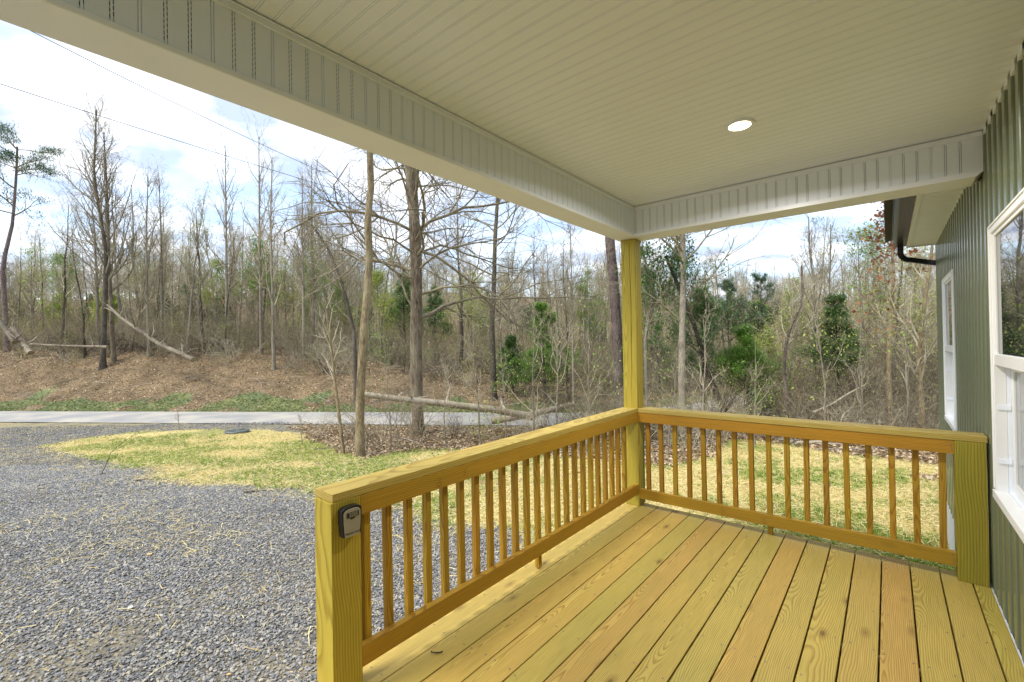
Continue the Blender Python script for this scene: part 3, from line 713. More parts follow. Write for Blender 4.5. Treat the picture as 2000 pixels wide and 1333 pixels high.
# ------------------------------------------------------------------ scatter helper (stuff)
def scatter(name, P, R, S, sources, label, idx=None):
    me = bpy.data.meshes.new(name); n = len(P)
    me.vertices.add(n); me.vertices.foreach_set('co', np.asarray(P, np.float32).ravel())
    for nm, A in (('rot', R), ('scl', S)):
        a = me.attributes.new(nm, 'FLOAT_VECTOR', 'POINT'); a.data.foreach_set('vector', np.asarray(A, np.float32).ravel())
    a = me.attributes.new('pick', 'INT', 'POINT'); a.data.foreach_set('value', (np.zeros(n, np.int32) if idx is None else np.asarray(idx, np.int32)))
    o = link(name, me); tag(o, label, kind='stuff')
    ng = bpy.data.node_groups.new(name+'_nodes', 'GeometryNodeTree'); ng.is_modifier = True if hasattr(ng, 'is_modifier') else None
    ng.interface.new_socket('Geometry', in_out='INPUT', socket_type='NodeSocketGeometry'); ng.interface.new_socket('Geometry', in_out='OUTPUT', socket_type='NodeSocketGeometry')
    gi = ng.nodes.new('NodeGroupInput'); go = ng.nodes.new('NodeGroupOutput'); ip = ng.nodes.new('GeometryNodeInstanceOnPoints')
    jn = ng.nodes.new('GeometryNodeJoinGeometry') if len(sources) == 1 else ng.nodes.new('GeometryNodeGeometryToInstance')
    for sm_ in sources[::-1]:
        so_ = bpy.data.objects.new(name+'_piece', sm_); so_.use_fake_user = False
        oi = ng.nodes.new('GeometryNodeObjectInfo'); oi.inputs['Object'].default_value = so_
        ng.links.new(oi.outputs['Geometry'], jn.inputs[0])
    def att(nm, ty):
        a = ng.nodes.new('GeometryNodeInputNamedAttribute'); a.data_type = ty; a.inputs[0].default_value = nm; return a.outputs[0]
    ng.links.new(gi.outputs[0], ip.inputs['Points']); ng.links.new(jn.outputs[0], ip.inputs['Instance'])
    if len(sources) > 1:
        ip.inputs['Pick Instance'].default_value = True; ng.links.new(att('pick', 'INT'), ip.inputs['Instance Index'])
    er = ng.nodes.new('FunctionNodeEulerToRotation'); ng.links.new(att('rot', 'FLOAT_VECTOR'), er.inputs[0]); ng.links.new(er.outputs[0], ip.inputs['Rotation'])
    ng.links.new(att('scl', 'FLOAT_VECTOR'), ip.inputs['Scale']); ng.links.new(ip.outputs[0], go.inputs[0])
    md = o.modifiers.new('scatter', 'NODES'); md.node_group = ng
    return o
rng = np.random.default_rng(7)
def sample(n, r0, r1, s0, s1, power=1.0):
    """random plan points, denser near the camera"""
    u = rng.random(n)**power; s = s0+(s1-s0)*u; r = r0+(r1-r0)*rng.random(n)
    return xy(r, s)
def wedge(n, u0, u1, s0, s1, power=1.0, pad=.6):
    u = rng.random(n)**power; s = s0+(s1-s0)*u
    k = u0+(u1-u0)*rng.random(n); r = (k-1000)/FPX*s+rng.uniform(-pad, pad, n); return xy(r, s)
def under_deck(x, y): return (x > -.13) & (y < .12) & (x < WX+.1) | (x > WX-.01) & (y < WY1)

# gravel stones
import bmesh
def stone_mesh(name, m, seed):
    bm = bmesh.new(); bmesh.ops.create_icosphere(bm, subdivisions=1, radius=.5); rg = random.Random(seed)
    for v in bm.verts: v.co = v.co*rg.uniform(.72, 1.12)
    me = bpy.data.meshes.new(name); bm.to_mesh(me); bm.free(); me.materials.append(m); return me
st_m = rndmat('slate_chip', [(.10, .103, .106), (.15, .153, .155), (.185, .188, .19), (.235, .235, .228), (.21, .208, .202), (.32, .31, .29), (.35, .305, .21), (.42, .395, .34)], .75, spec=.3, var=.1)
x1, y1 = wedge(270000, -40, 1080, 2.9, 11, .78); x2, y2 = wedge(80000, -40, 700, 6, 19, .75)
X = np.r_[x1, x2]; Y = np.r_[y1, y2]
J = .16*rng.normal(0, 1, (2, len(X))); z_ = zones(X+J[0], Y+J[1]); keep = ((z_ == 0) & (rng.random(len(X)) < 1.15-.9*sstep(.62, .85, vn(X, Y, .8, 51)*.6+vn(X, Y, 2.6, 52)*.4)) | ((z_ == 1) & (rng.random(len(X)) < .06))) & ~under_deck(X, Y)
rr2, ss2 = rs(X, Y); keep &= ss2 < road_c(rr2)-RW+.1+.9*rng.random(len(X))**3
X, Y = X[keep], Y[keep]; n = len(X); ss2 = ss2[keep]
sz = (.012+.021*rng.random(n)**2.5)*(1+.05*np.maximum(ss2-6, 0))
S = np.stack([sz*rng.uniform(.9, 1.6, n), sz*rng.uniform(.7, 1.1, n), sz*rng.uniform(.35, .7, n)], -1)
R = np.stack([rng.normal(0, .3, n), rng.normal(0, .3, n), rng.random(n)*6.28], -1)
P = np.stack([X, Y, np.where(ss2 > road_c(rs(X, Y)[0])-RW, np.maximum(terr(X, Y), -1.56), terr(X, Y))+sz*.12+.008*rng.random(n)], -1)
scatter('gravel', P, R, S, [stone_mesh('stone', st_m, i) for i in range(4)], 'loose blue grey crushed slate gravel on the driveway', rng.integers(0, 4, n))

# straw blades
def blade(name, m, w=.5, bend=.18, nseg=3):
    V = []; F = []
    for i in range(nseg+1):
        t_ = i/nseg; ww = w*(1-.35*t_); z = bend*math.sin(math.pi*t_)
        V += [(t_-.5, -ww, z), (t_-.5, ww, z+.0)]
    for i in range(nseg): F.append((2*i, 2*i+1, 2*i+3, 2*i+2))
    return mesh_np(name, V, F, m)
straw_m = rndmat('dry_straw', [(.55, .43, .14), (.70, .58, .24), (.80, .71, .38), (.62, .49, .17), (.40, .28, .09)], .6, spec=.3, var=.2)
def straw_pts(n, gen, zfun, lift=.02):
    X, Y = gen; k = zfun(X, Y) & ~under_deck(X, Y); return X[k], Y[k]
xa, ya = wedge(150000, 60, 1240, 5.5, 16.5, .8); xb, yb = wedge(90000, 1150, 1960, 4.0, 13.5, .8)
X = np.r_[xa, xb]; Y = np.r_[ya, yb]; J = .20*rng.normal(0, 1, (2, len(X))); z_ = zones(X+J[0], Y+J[1]); gn_ = greenness(X, Y)
k = (z_ == 1) & (rng.random(len(X)) > gn_*.5) & ~under_deck(X, Y); Xs, Ys = X[k], Y[k]
xc, yc = wedge(25000, -40, 1080, 3.0, 17, .75); kk = (zones(xc, yc) == 0) & ~under_deck(xc, yc) & ((vn(xc, yc, 1.1, 21)+.5*vn(xc, yc, 4, 22) > .85) | (rng.random(len(xc)) < .16)); 
xd, yd = wedge(9000, 560, 1500, 9, 17, 1); kd = (zones(xd, yd) == 2) & (vn(xd, yd, .9, 23) > .55)
Xs = np.r_[Xs, xc[kk], xd[kd]]; Ys = np.r_[Ys, yc[kk], yd[kd]]; n = len(Xs)
ln_ = rng.uniform(.05, .17, n)
S = np.stack([ln_, np.full(n, .0042)*rng.uniform(.7, 1.5, n), ln_*rng.uniform(.3, 1.2, n)], -1)
R = np.stack([rng.normal(0, .5, n), rng.normal(0, .22, n), rng.random(n)*6.28], -1)
P = np.stack([Xs, Ys, terr(Xs, Ys)+.012+.022*rng.random(n)], -1)
scatter('straw', P, R, S, [blade('straw_blade', straw_m)], 'loose golden straw mulch spread over the seeded yard')
# grass
def tuft(name, m, seed, nb=6):
    rg = random.Random(seed); V = []; F = []
    for _ in range(nb):
        a = rg.uniform(0, 6.28); le = rg.uniform(.25, .9); h = rg.uniform(.6, 1); cx_, cy_ = rg.uniform(-.25, .25), rg.uniform(-.25, .25); w = .055
        b0 = len(V)
        for i in range(3):
            t_ = i/2; V += [(cx_+math.cos(a)*le*t_*t_-math.sin(a)*w*(1-t_*.85), cy_+math.sin(a)*le*t_*t_+math.cos(a)*w*(1-t_*.85), h*t_), (cx_+math.cos(a)*le*t_*t_+math.sin(a)*w*(1-t_*.85), cy_+math.sin(a)*le*t_*t_-math.cos(a)*w*(1-t_*.85), h*t_)]
        F += [(b0, b0+1, b0+3, b0+2), (b0+2, b0+3, b0+5, b0+4)]
    return mesh_np(name, V, F, m)
grass_m = rndmat('spring_grass', [(.09, .17, .02), (.17, .29, .03), (.27, .40, .05), (.38, .46, .08)], .5, .3, .3)
grass_d = rndmat('verge_grass', [(.07, .12, .025), (.13, .19, .04), (.22, .27, .08), (.30, .26, .13)], .5, .3, .3)
X, Y = np.concatenate([wedge(60000, 60, 1240, 5.5, 16.5, .8), wedge(60000, 1150, 1960, 4.0, 13.5, .8)], 1)
J = .15*rng.normal(0, 1, (2, len(X))); z_ = zones(X+J[0], Y+J[1]); gn_ = greenness(X, Y)*(.45+.9*vn(X, Y, 5, 61)); k = (z_ == 1) & (rng.random(len(X)) < gn_*.8+.02) & ~under_deck(X, Y); X, Y = X[k], Y[k]; n = len(X)
h = rng.uniform(.035, .085, n); S = np.stack([h*.9, h*.9, h], -1); R = np.stack([0*h, 0*h, rng.random(n)*6.28], -1)
scatter('grass', np.stack([X, Y, terr(X, Y)], -1), R, S, [tuft('grass_tuft', grass_m, i) for i in range(3)], 'fresh green grass sprouting through the straw', rng.integers(0, 3, n))
X, Y = wedge(38000, -60, 1300, 18, 27, 1); k = zones(X, Y) == 3; X, Y = X[k], Y[k]; n = len(X)
h = rng.uniform(.06, .15, n); S = np.stack([h, h, h*.8], -1); R = np.stack([0*h, 0*h, rng.random(n)*6.28], -1)
scatter('verge_grass', np.stack([X, Y, terr(X, Y)], -1), R, S, [tuft('verge_tuft', grass_d, i+9) for i in range(3)], 'low green grass and weeds along the far verge of the road', rng.integers(0, 3, n))
# leaf litter
leaf_m = rndmat('dead_oak_leaf', [(.13, .085, .045), (.27, .18, .095), (.45, .33, .19), (.62, .50, .33), (.36, .25, .13), (.22, .15, .08), (.72, .60, .42)], .7, .1, .3)
def leafpiece(name, m, seed):
    rg = random.Random(seed); c = rg.uniform(.1, .35)
    V = [(-.5, 0, 0), (-.15, -.28, c*.5), (.5, 0, c*.3), (-.1, .3, c*.8)]
    return mesh_np(name, V, [(0, 1, 2, 3)], m)
xa, ya = wedge(90000, -60, 1900, 18, 42, .8); xb, yb = wedge(60000, 560, 1960, 7.5, 19, .9)
X = np.r_[xa, xb]; Y = np.r_[ya, yb]; z_ = zones(X, Y); r3, s3 = rs(X, Y); k = ((z_ == 2) | ((z_ == 3) & (rng.random(len(X)) < .25)) | ((z_ == 1) & (rng.random(len(X)) < .012))) & (np.abs(s3-road_c(r3)) > RW) & ~under_deck(X, Y)
X, Y, s3 = X[k], Y[k], s3[k]; n = len(X); sz = rng.uniform(.06, .13, n)
S = np.stack([sz, sz*.9, sz], -1); R = np.stack([rng.normal(0, .55, n), rng.normal(0, .55, n), rng.random(n)*6.28], -1)
scatter('leaf_litter', np.stack([X, Y, terr(X, Y)+.02+.03*rng.random(n)], -1), R, S, [leafpiece('leaf', leaf_m, i) for i in range(3)], 'brown fallen oak leaves covering the bank and the woodland edge', rng.integers(0, 3, n))

stick_m = rndmat('dead_stick', [(.10, .075, .05), (.22, .17, .12), (.36, .31, .25), (.50, .44, .36)], .9, var=.2)
def stick(name, seed):
    rg = np.random.default_rng(seed); x = np.linspace(-.5, .5, 6); P = np.stack([x, np.cumsum(rg.normal(0, .035, 6)), .03+.03*np.sin((x+.5)*3.1)], -1)
    V = []; F = []
    for i, p in enumerate(P):
        r_ = .012*(1-.5*i/5)
        for a in (0, 2.1, 4.2): V.append((p[0], p[1]+r_*math.cos(a), p[2]+r_*math.sin(a)))
    for i in range(5):
        for a in range(3): F.append((i*3+a, i*3+(a+1) % 3, i*3+3+(a+1) % 3, i*3+3+a))
    b0 = len(V); q = P[3]; V += [tuple(q+[0, 0, .006]), tuple(q+[0, .008, 0]), tuple(q+[.2, .16, .10]), tuple(q+[.2, .155, .10])]; F.append((b0, b0+1, b0+2, b0+3))
    return mesh_np(name, V, F, stick_m)
X, Y = np.concatenate([wedge(2600, -60, 1250, 19, 33, 1), wedge(900, 600, 1900, 9.5, 20, 1)], 1); z_ = zones(X, Y); r3, s3 = rs(X, Y); k = (z_ == 2) & (np.abs(s3-road_c(r3)) > RW) & ~under_deck(X, Y); X, Y = X[k], Y[k]; n = len(X)
ln_ = rng.uniform(.2, 1.3, n)**1.3; S = np.stack([ln_, ln_**.6, ln_**.6], -1); R = np.stack([rng.normal(0, .3, n), rng.normal(0, .25, n), rng.random(n)*6.28], -1)
scatter('fallen_sticks', np.stack([X, Y, terr(X, Y)+.03], -1), R, S, [stick('stick', i) for i in range(3)], 'dead sticks strewn over the leaves', rng.integers(0, 3, n))
# low weeds dotted through the leaves of the bank
X, Y = wedge(9000, -60, 1400, 18.5, 31, 1); k = (zones(X, Y) == 2) & (vn(X, Y, 1.2, 71)*.6+vn(X, Y, 3.5, 72)*.4 > .60); X, Y = X[k], Y[k]; n = len(X); r3, s3 = rs(X, Y); k = s3 > road_c(r3)+RW; X, Y = X[k], Y[k]; n = len(X)
h = rng.uniform(.05, .14, n); scatter('bank_weeds', np.stack([X, Y, terr(X, Y)+.01], -1), np.stack([0*h, 0*h, rng.random(n)*6.28], -1), np.stack([h, h, h*.8], -1), [tuft('weed_tuft', grass_d, i+19) for i in range(3)], 'small green weeds dotted through the leaves on the bank', rng.integers(0, 3, n))

# ------------------------------------------------------------------ trees
def basis(D):
    D = D/np.maximum(np.linalg.norm(D, axis=-1, keepdims=True), 1e-9)
    A = np.where(np.abs(D[:, 2:3]) > .9, np.array([[1., 0, 0]]), np.array([[0, 0, 1.]]))
    U = np.cross(D, A); U /= np.linalg.norm(U, axis=-1, keepdims=True); return U, np.cross(D, U)
def prisms(P0, P1, R0, R1, n=3):
    U, W = basis(P1-P0); ang = np.arange(n)*2*np.pi/n; c, s = np.cos(ang), np.sin(ang)
    off = U[:, None]*c[None, :, None]+W[:, None]*s[None, :, None]
    A = P0[:, None]+off*R0[:, None, None]; B = P1[:, None]+off*R1[:, None, None]
    V = np.concatenate([A, B], 1).reshape(-1, 3); b = (np.arange(len(P0))*2*n)[:, None]; i = np.arange(n); j = (i+1) % n
    F = np.stack([b+i, b+j, b+n+j, b+n+i], -1).reshape(-1, 4); return V, F
def tube(P, Rr, n=10, wob=.06, seed=0):
    rg = np.random.default_rng(seed); P = np.asarray(P, float); D = np.gradient(P, axis=0); D /= np.linalg.norm(D, axis=1, keepdims=True)
    U = np.cross(D, [[1., .3, 0]]); U /= np.linalg.norm(U, axis=1, keepdims=True); W = np.cross(D, U)
    ang = np.arange(n)*2*np.pi/n; k = 1+rg.normal(0, wob, (len(P), n))
    V = P[:, None]+(U[:, None]*np.cos(ang)[None, :, None]+W[:, None]*np.sin(ang)[None, :, None])*(np.asarray(Rr)[:, None]*k)[:, :, None]
    i = np.arange(len(P)-1)[:, None]*n; j = np.arange(n); j2 = (j+1) % n
    F = np.stack([i+j, i+j2, i+n+j2, i+n+j], -1).reshape(-1, 4); return V.reshape(-1, 3), F
class Segs:
    def __init__(s): s.a = []
    def add(s, P0, P1, R0, R1): s.a.append((P0, P1, R0, R1))
    def mesh(s, name, m, n=3):
        A = [np.concatenate([x[i] for x in s.a]) for i in range(4)]
        big = A[2] > .022
        Vs, Fs = prisms(A[0][~big], A[1][~big], A[2][~big], A[3][~big], 3)
        if big.any():
            V2, F2 = prisms(A[0][big], A[1][big], A[2][big], A[3][big], 6); Vs, Fs = np.concatenate([Vs, V2]), np.concatenate([Fs, F2+len(Vs)])
        return mesh_np(name, Vs, Fs, m, True)
def grow(rg, segs, P, D, Ln, Rd, steps, wig, trop, endr=.35):
    n = len(P); nodes = []; D = D/np.linalg.norm(D, axis=1, keepdims=True); h = (Ln/steps)[:, None]
    for k in range(steps):
        D = D+rg.normal(0, wig, (n, 3)); D[:, 2] += trop; D /= np.linalg.norm(D, axis=1, keepdims=True)
        Q = P+D*h; r0 = Rd*(1-(1-endr)*k/steps); r1 = Rd*(1-(1-endr)*(k+1)/steps)
        segs.add(P, Q, r0, r1); nodes.append((Q, D.copy(), r1)); P = Q
    return nodes
def children(rg, nodes, Ln, m, angle, ratio, rratio, k0=0, rmin=.0035, jit=.35):
    """m children per parent at random nodes"""
    ks = len(nodes); n = len(nodes[0][0]); PP = np.stack([q[0] for q in nodes]); DD = np.stack([q[1] for q in nodes]); RR = np.stack([q[2] for q in nodes])
    par = np.repeat(np.arange(n), m); kk = rg.integers(k0, ks, len(par)); P = PP[kk, par]; D = DD[kk, par]; r = RR[kk, par]
    U, W = basis(D); a = rg.random(len(par))*6.283; th = angle*(1+rg.normal(0, .25, len(par)))
    C = D*np.cos(th)[:, None]+(U*np.cos(a)[:, None]+W*np.sin(a)[:, None])*np.sin(th)[:, None]
    L2 = Ln[par]*ratio*(1-.45*kk/ks)*(1+rg.normal(0, jit*.6, len(par))).clip(.4, 1.6)
    P = P-D*0
    return P, C, L2, np.maximum(r*rratio, rmin)
def crown(rg, TP, TR, cfg, segs):
    """TP trunk points (k,3); returns twig nodes"""
    TP = np.asarray(TP); TR = np.asarray(TR); L = np.r_[0, np.cumsum(np.linalg.norm(np.diff(TP, axis=0), axis=1))]; H = L[-1]
    n1 = cfg['n1']; f = cfg['h0']+(1-cfg['h0'])*np.sort(rg.random(n1))**cfg.get('hp', .9); f = np.minimum(f, .985)
    P = np.stack([np.interp(f*H, L, TP[:, i]) for i in range(3)], -1); r = np.interp(f*H, L, TR)
    Dt = np.stack([np.interp(np.minimum(f*H+.1, H), L, TP[:, i]) for i in range(3)], -1)-P+np.array([0, 0, 1e-4]); U, W = basis(Dt); Dt /= np.linalg.norm(Dt, axis=1, keepdims=True)
    az_ = np.arange(n1)*2.4+rg.normal(0, .5, n1)
    th = cfg['ang']*(1+rg.normal(0, .15, n1))*(1-.35*f*cfg.get('angtop', 1))
    D = Dt*np.cos(th)[:, None]+(U*np.cos(az_)[:, None]+W*np.sin(az_)[:, None])*np.sin(th)[:, None]
    if 'bias' in cfg: D = D+np.array(cfg['bias'])
    Ln = H*cfg['len']*(1-cfg.get('fall', .6)*(f-cfg['h0'])/(1-cfg['h0']))*(1+rg.normal(0, .2, n1)).clip(.5, 1.5)
    Rd = np.minimum(r*.62, Ln*.016+.006)*cfg.get('lr', 1)
    nd1 = grow(rg, segs, P, D, Ln, Rd, 8, cfg['wig'], cfg['trop'])
    P, D, L2, R2 = children(rg, nd1, Ln, cfg['n2'], cfg['a2'], cfg.get('l2', .5), .62, 1)
    nd2 = grow(rg, segs, P, D, L2, R2, 5, cfg['wig']*1.2, cfg['trop']*.7)
    tw = [nd1[-1], nd2[-1], nd2[2]]
    if cfg['n3']:
        P, D, L3, R3 = children(rg, nd2, L2, cfg['n3'], cfg['a2'], .5, .6, 0, .003)
        nd3 = grow(rg, segs, P, D, L3, R3, 3, cfg['wig']*1.4, cfg['trop']*.5, .5); tw += [nd3[-1], nd3[1]]
        if cfg.get('n4'):
            P, D, L4, R4 = children(rg, nd3, L3, cfg['n4'], cfg['a2'], .55, .7, 0, .0028)
            nd4 = grow(rg, segs, P, D, L4, R4, 2, cfg['wig']*1.4, cfg['trop']*.3, .5); tw.append(nd4[-1])
    return tw
def leaves(rg, centers, per, spread, size, m, name='foliage', flat=1.0, droop=0, aspect=.5):
    C = np.repeat(centers, per, 0)+rg.normal(0, spread, (len(centers)*per, 3))*np.array([1, 1, flat])
    n = len(C); D = rg.normal(0, 1, (n, 3)); D[:, 2] -= droop; U, W = basis(D); D /= np.linalg.norm(D, axis=1, keepdims=True)
    sz = (size*rg.uniform(.4, 1.7, n))[:, None]
    V = np.stack([C-D*sz*.5, C+U*sz*aspect*.5, C+D*sz*.5, C-U*sz*aspect*.5], 1).reshape(-1, 3)
    F = np.arange(n*4).reshape(n, 4); me = mesh_np(name, V, F, m)
    a = me.attributes.new('rnd', 'FLOAT', 'FACE'); a.data.foreach_set('value', rg.random(n).astype(np.float32)); return me

BK = {}
BK['grey'] = bark('grey_bark', (.12, .098, .072), (.26, .22, .165), (.40, .35, .275))
BK['oak'] = bark('oak_bark', (.05, .037, .026), (.20, .155, .105), (.38, .315, .23), 11, .12, 1.0)
BK['pine'] = bark('pine_bark', (.05, .038, .035), (.17, .125, .11), (.27, .21, .19), 9, .3, 1.0)
BK['tan'] = bark('flaky_tan_bark', (.09, .065, .035), (.27, .205, .115), (.42, .34, .21), 10, .25, .9)
BK['pale'] = bark('weathered_pale_log', (.22, .17, .115), (.42, .35, .26), (.60, .53, .42), 12, .12, .8)
BK['rot'] = bark('rotten_brown_wood', (.06, .045, .032), (.20, .16, .115), (.40, .34, .26), 12, .1, .8)
BK['dark'] = bark('dark_bark', (.03, .025, .02), (.09, .072, .055), (.16, .14, .11))
BK['twig'] = bark('twig_bark', (.17, .135, .08), (.30, .25, .165), (.43, .375, .265), 3, 1, 0)
BK['twigpale'] = bark('pale_twig_bark', (.27, .225, .15), (.43, .37, .26), (.60, .53, .40), 3, 1, 0)
LM = {}
LM['bud'] = leafmat('yellow_green_buds', [(.26, .32, .05), (.38, .45, .09), (.50, .55, .14)])
LM['young'] = leafmat('young_green_leaves', [(.12, .22, .025), (.22, .36, .05), (.34, .48, .09)])
LM['cedar'] = leafmat('cedar_needles', [(.05, .11, .03), (.10, .20, .05), (.18, .31, .08)], 1.5, .15)
LM['bright'] = leafmat('bright_cedar_needles', [(.08, .18, .025), (.15, .30, .04), (.27, .42, .07)], 1.5, .2)
LM['pine'] = leafmat('pine_needles', [(.05, .10, .05), (.10, .17, .08), (.17, .25, .12)], 1.5, .15)
LM['rust'] = leafmat('rusty_dead_leaves', [(.22, .08, .04), (.36, .14, .07), (.46, .22, .11)])
FOREST = dict(n1=22, h0=.30, ang=.85, len=.30, fall=.65, wig=.10, trop=.06, n2=7, a2=.75, n3=4, n4=3, lr=.8)
SLIM = dict(n1=22, h0=.28, ang=.70, len=.17, fall=.5, wig=.10, trop=.09, n2=5, a2=.7, n3=4, n4=1)
THICK = dict(n1=14, h0=.18, ang=.7, len=.45, fall=.5, wig=.16, trop=.05, n2=6, a2=.8, n3=4, n4=2)
def path_trunk(rg, H, lean=.04, wob=.03, k=12):
    z = np.linspace(0, H, k); d = rg.normal(0, lean, 2); w = np.cumsum(rg.normal(0, wob*H/k, (k, 2)), 0); w[0] = 0
    return np.stack([d[0]*z+w[:, 0], d[1]*z+w[:, 1], z], -1)
def taper(r, k, top=.12): return r*(1-(1-top)*np.linspace(0, 1, k)**.85)
def flare(R_): R_ = R_.copy(); R_[0] *= 1.45; return R_
def build_tree(seed, TP, TR, cfg, barkm, twigm, leaf=None, sub=2):
    """returns dict of meshes in local coordinates"""
    rg = np.random.default_rng(seed); out = {}
    TP = np.asarray(TP, float); TR = np.asarray(TR, float)
    L = np.linspace(0, 1, len(TP)); L2 = np.linspace(0, 1, (len(TP)-1)*sub+1)
    TPs = np.stack([np.interp(L2, L, TP[:, i]) for i in range(3)], -1); TRs = flare(np.interp(L2, L, TR)); TPs[0, 2] -= .25
    V, F = tube(TPs, TRs, 9 if TR[0] > .09 else 7, .05, seed); out['trunk'] = mesh_np('trunk', V, F, barkm, True)
    sg = Segs(); tw = crown(rg, TP, TR, cfg, sg); out['crown'] = sg.mesh('crown', twigm)
    if leaf:
        C = np.concatenate([q[0] for q in tw]); C = C[rg.random(len(C)) < leaf.get('frac', .5)]
        if 'zmin' in leaf: C = C[C[:, 2] > leaf['zmin']]
        out['foliage'] = leaves(rg, C, leaf.get('per', 2), leaf.get('spread', .08), leaf.get('size', .05), leaf['m'], flat=leaf.get('flat', 1), droop=leaf.get('droop', 0), aspect=leaf.get('aspect', .6))
    return out
def place_tree(name, meshes, loc, rz, label, group, scale=1.0, cat='tree', sxy=None):
    root = empty(name, loc, rz); tag(root, label, cat, group); root.scale = ((sxy or scale), (sxy or scale), scale)
    for k_, me in meshes.items(): link(k_, me, root)
    return root
def gpos(u, s): x, y = on_ray(u, s); return float(x), float(y), float(terr(x, y))
def hero(name, label, seed, px, s, r0, rtop, cfg, barkm, twigm, leaf=None, extra=0, group=None, cat='tree'):
    """trunk through image points px=[(u,v),...] from base to top, all at forward depth s; extra metres above the last point"""
    P = []
    rg = np.random.default_rng(seed+5)
    for i, (u, v) in enumerate(px):
        d = RT*(u-1000)/FPX - UP*(v-666.5)/FPX + FW; p = CAM+d*s; P.append(p+np.array([FX, FY, 0])*rg.normal(0, .12)*(i > 0))
    b = gpos(px[0][0], s); P[0] = np.array(b)
    if extra:
        d = P[-1]-P[-2]; d /= np.linalg.norm(d); d = d*.6+np.array([0, 0, .4]); d /= np.linalg.norm(d)
        for q in (1, 2, 3): P.append(P[-1]+d*extra/3+rg.normal(0, .05*extra/3, 3)*np.array([1, 1, 0]))
    P = np.array(P)-np.array(b)
    l = np.r_[0, np.cumsum(np.linalg.norm(np.diff(P, axis=0), axis=1))]; k = 14
    P = np.stack([np.interp(np.linspace(0, l[-1], k), l, P[:, i]) for i in range(3)], -1); TR = r0+(rtop-r0)*np.linspace(0, 1, k)
    return place_tree(name, build_tree(seed, P, TR, cfg, barkm, twigm, leaf), b, 0, label, group, cat=cat)

WG = 'trees of the woods around the road'
# --- prominent trees
hero('slender_tree', 'slender tan patchy barked tree by the straw, nearest trunk left of the porch post', 11, [(699, 876), (701, 778), (706, 673), (710, 620), (717, 515), (719, 436), (723, 373), (724, 305)], 11.4, .115, .06,
     dict(FOREST, n1=9, h0=.72, len=.22, n4=1, ang=1.0), BK['tan'], BK['twig'], extra=3.5)
OAK = dict(n1=42, h0=.28, hp=.9, ang=1.4, angtop=.35, len=.36, fall=.15, wig=.22, trop=.012, n2=9, a2=.7, l2=.55, n3=5, n4=3, lr=.62)
hero('oak_tree', 'large oak with thick grey trunk and long arching bare limbs behind the fallen log', 12, [(813, 824), (812, 673), (815, 541), (812, 436), (804, 331)], 15.8, .215, .165, OAK, BK['oak'], BK['twig'], extra=5)
hero('bare_tree', 'bare tree with dark lower trunk and spreading limbs, midway between oak and porch post', 13, [(963, 740), (961, 639), (965, 548), (967, 474), (971, 391)], 24, .17, .07,
     dict(OAK, n1=26, h0=.30, len=.40, ang=1.15, trop=.02, wig=.14), BK['dark'], BK['twig'], extra=2.5)
hero('pine_tree', 'straight reddish brown pine trunk just left of the porch corner post', 14, [(1209, 800), (1206, 639), (1198, 540), (1190, 470)], 17.5, .21, .16, dict(SLIM, n1=10, h0=.5, len=.14), BK['pine'], BK['twig'], extra=7)
hero('forked_tree', 'grey tree right of the porch post with many forking bare limbs', 15, [(1328, 812), (1335, 659), (1339, 543), (1334, 464)], 14.5, .12, .07, dict(OAK, n1=24, h0=.35, len=.42, ang=.9, trop=.04, wig=.12), BK['grey'], BK['twig'], extra=3)
hero('leaning_tree', 'dark leaning trunk slanting left behind the far railing', 16, [(1428, 822), (1386, 729), (1353, 640), (1330, 560), (1300, 500)], 15.5, .11, .05, dict(FOREST, n1=12, h0=.35, len=.3), BK['dark'], BK['twig'], dict(m=LM['cedar'], frac=.7, per=5, spread=.13, size=.10, aspect=.4))
hero('crooked_tree', 'crooked tree with curving trunk close to the right of the porch post', 17, [(1262, 800), (1258, 650), (1278, 590), (1262, 520), (1255, 480)], 17, .09, .04, dict(FOREST, n1=14, h0=.4, len=.3), BK['grey'], BK['twig'], dict(m=LM['cedar'], frac=.5, per=4, spread=.14, size=.10, aspect=.4))
hero('thin_tree', 'thin leaning sapling just left of the tan patchy trunk', 18, [(668, 852), (655, 760), (650, 700), (645, 604)], 12.2, .05, .025, dict(SLIM, n1=9, h0=.35, len=.28, n2=4, n3=3, n4=0), BK['tan'], BK['twigpale'])
hero('bare_tree', 'tall bare tree reaching above its neighbours at the left of the woods', 19, [(200, 694), (207, 493), (187, 346), (189, 215)], 29, .17, .03, dict(FOREST, n1=38, h0=.28, len=.26, ang=.72, n2=7, trop=.10), BK['dark'], BK['twig'])
hero('bare_tree', 'bare twin stemmed tree beside the tallest tree on the left', 20, [(222, 694), (213, 520), (212, 400), (210, 262)], 29.6, .14, .03, dict(FOREST, n1=30, h0=.3, len=.27, ang=.8, trop=.10), BK['oak'], BK['twig'])
hero('pine_tree', 'dark needled pine with layered branches at the left edge', 21, [(14, 690), (16, 520), (21, 434), (27, 330), (29, 285)], 33, .17, .06, dict(n1=16, h0=.62, ang=1.4, angtop=.5, len=.21, fall=.4, wig=.10, trop=.03, n2=6, a2=.6, n3=3, n4=0), BK['pine'], BK['twig'],
     dict(m=LM['pine'], frac=1, per=22, spread=.2, size=.15, flat=.5, aspect=.16))
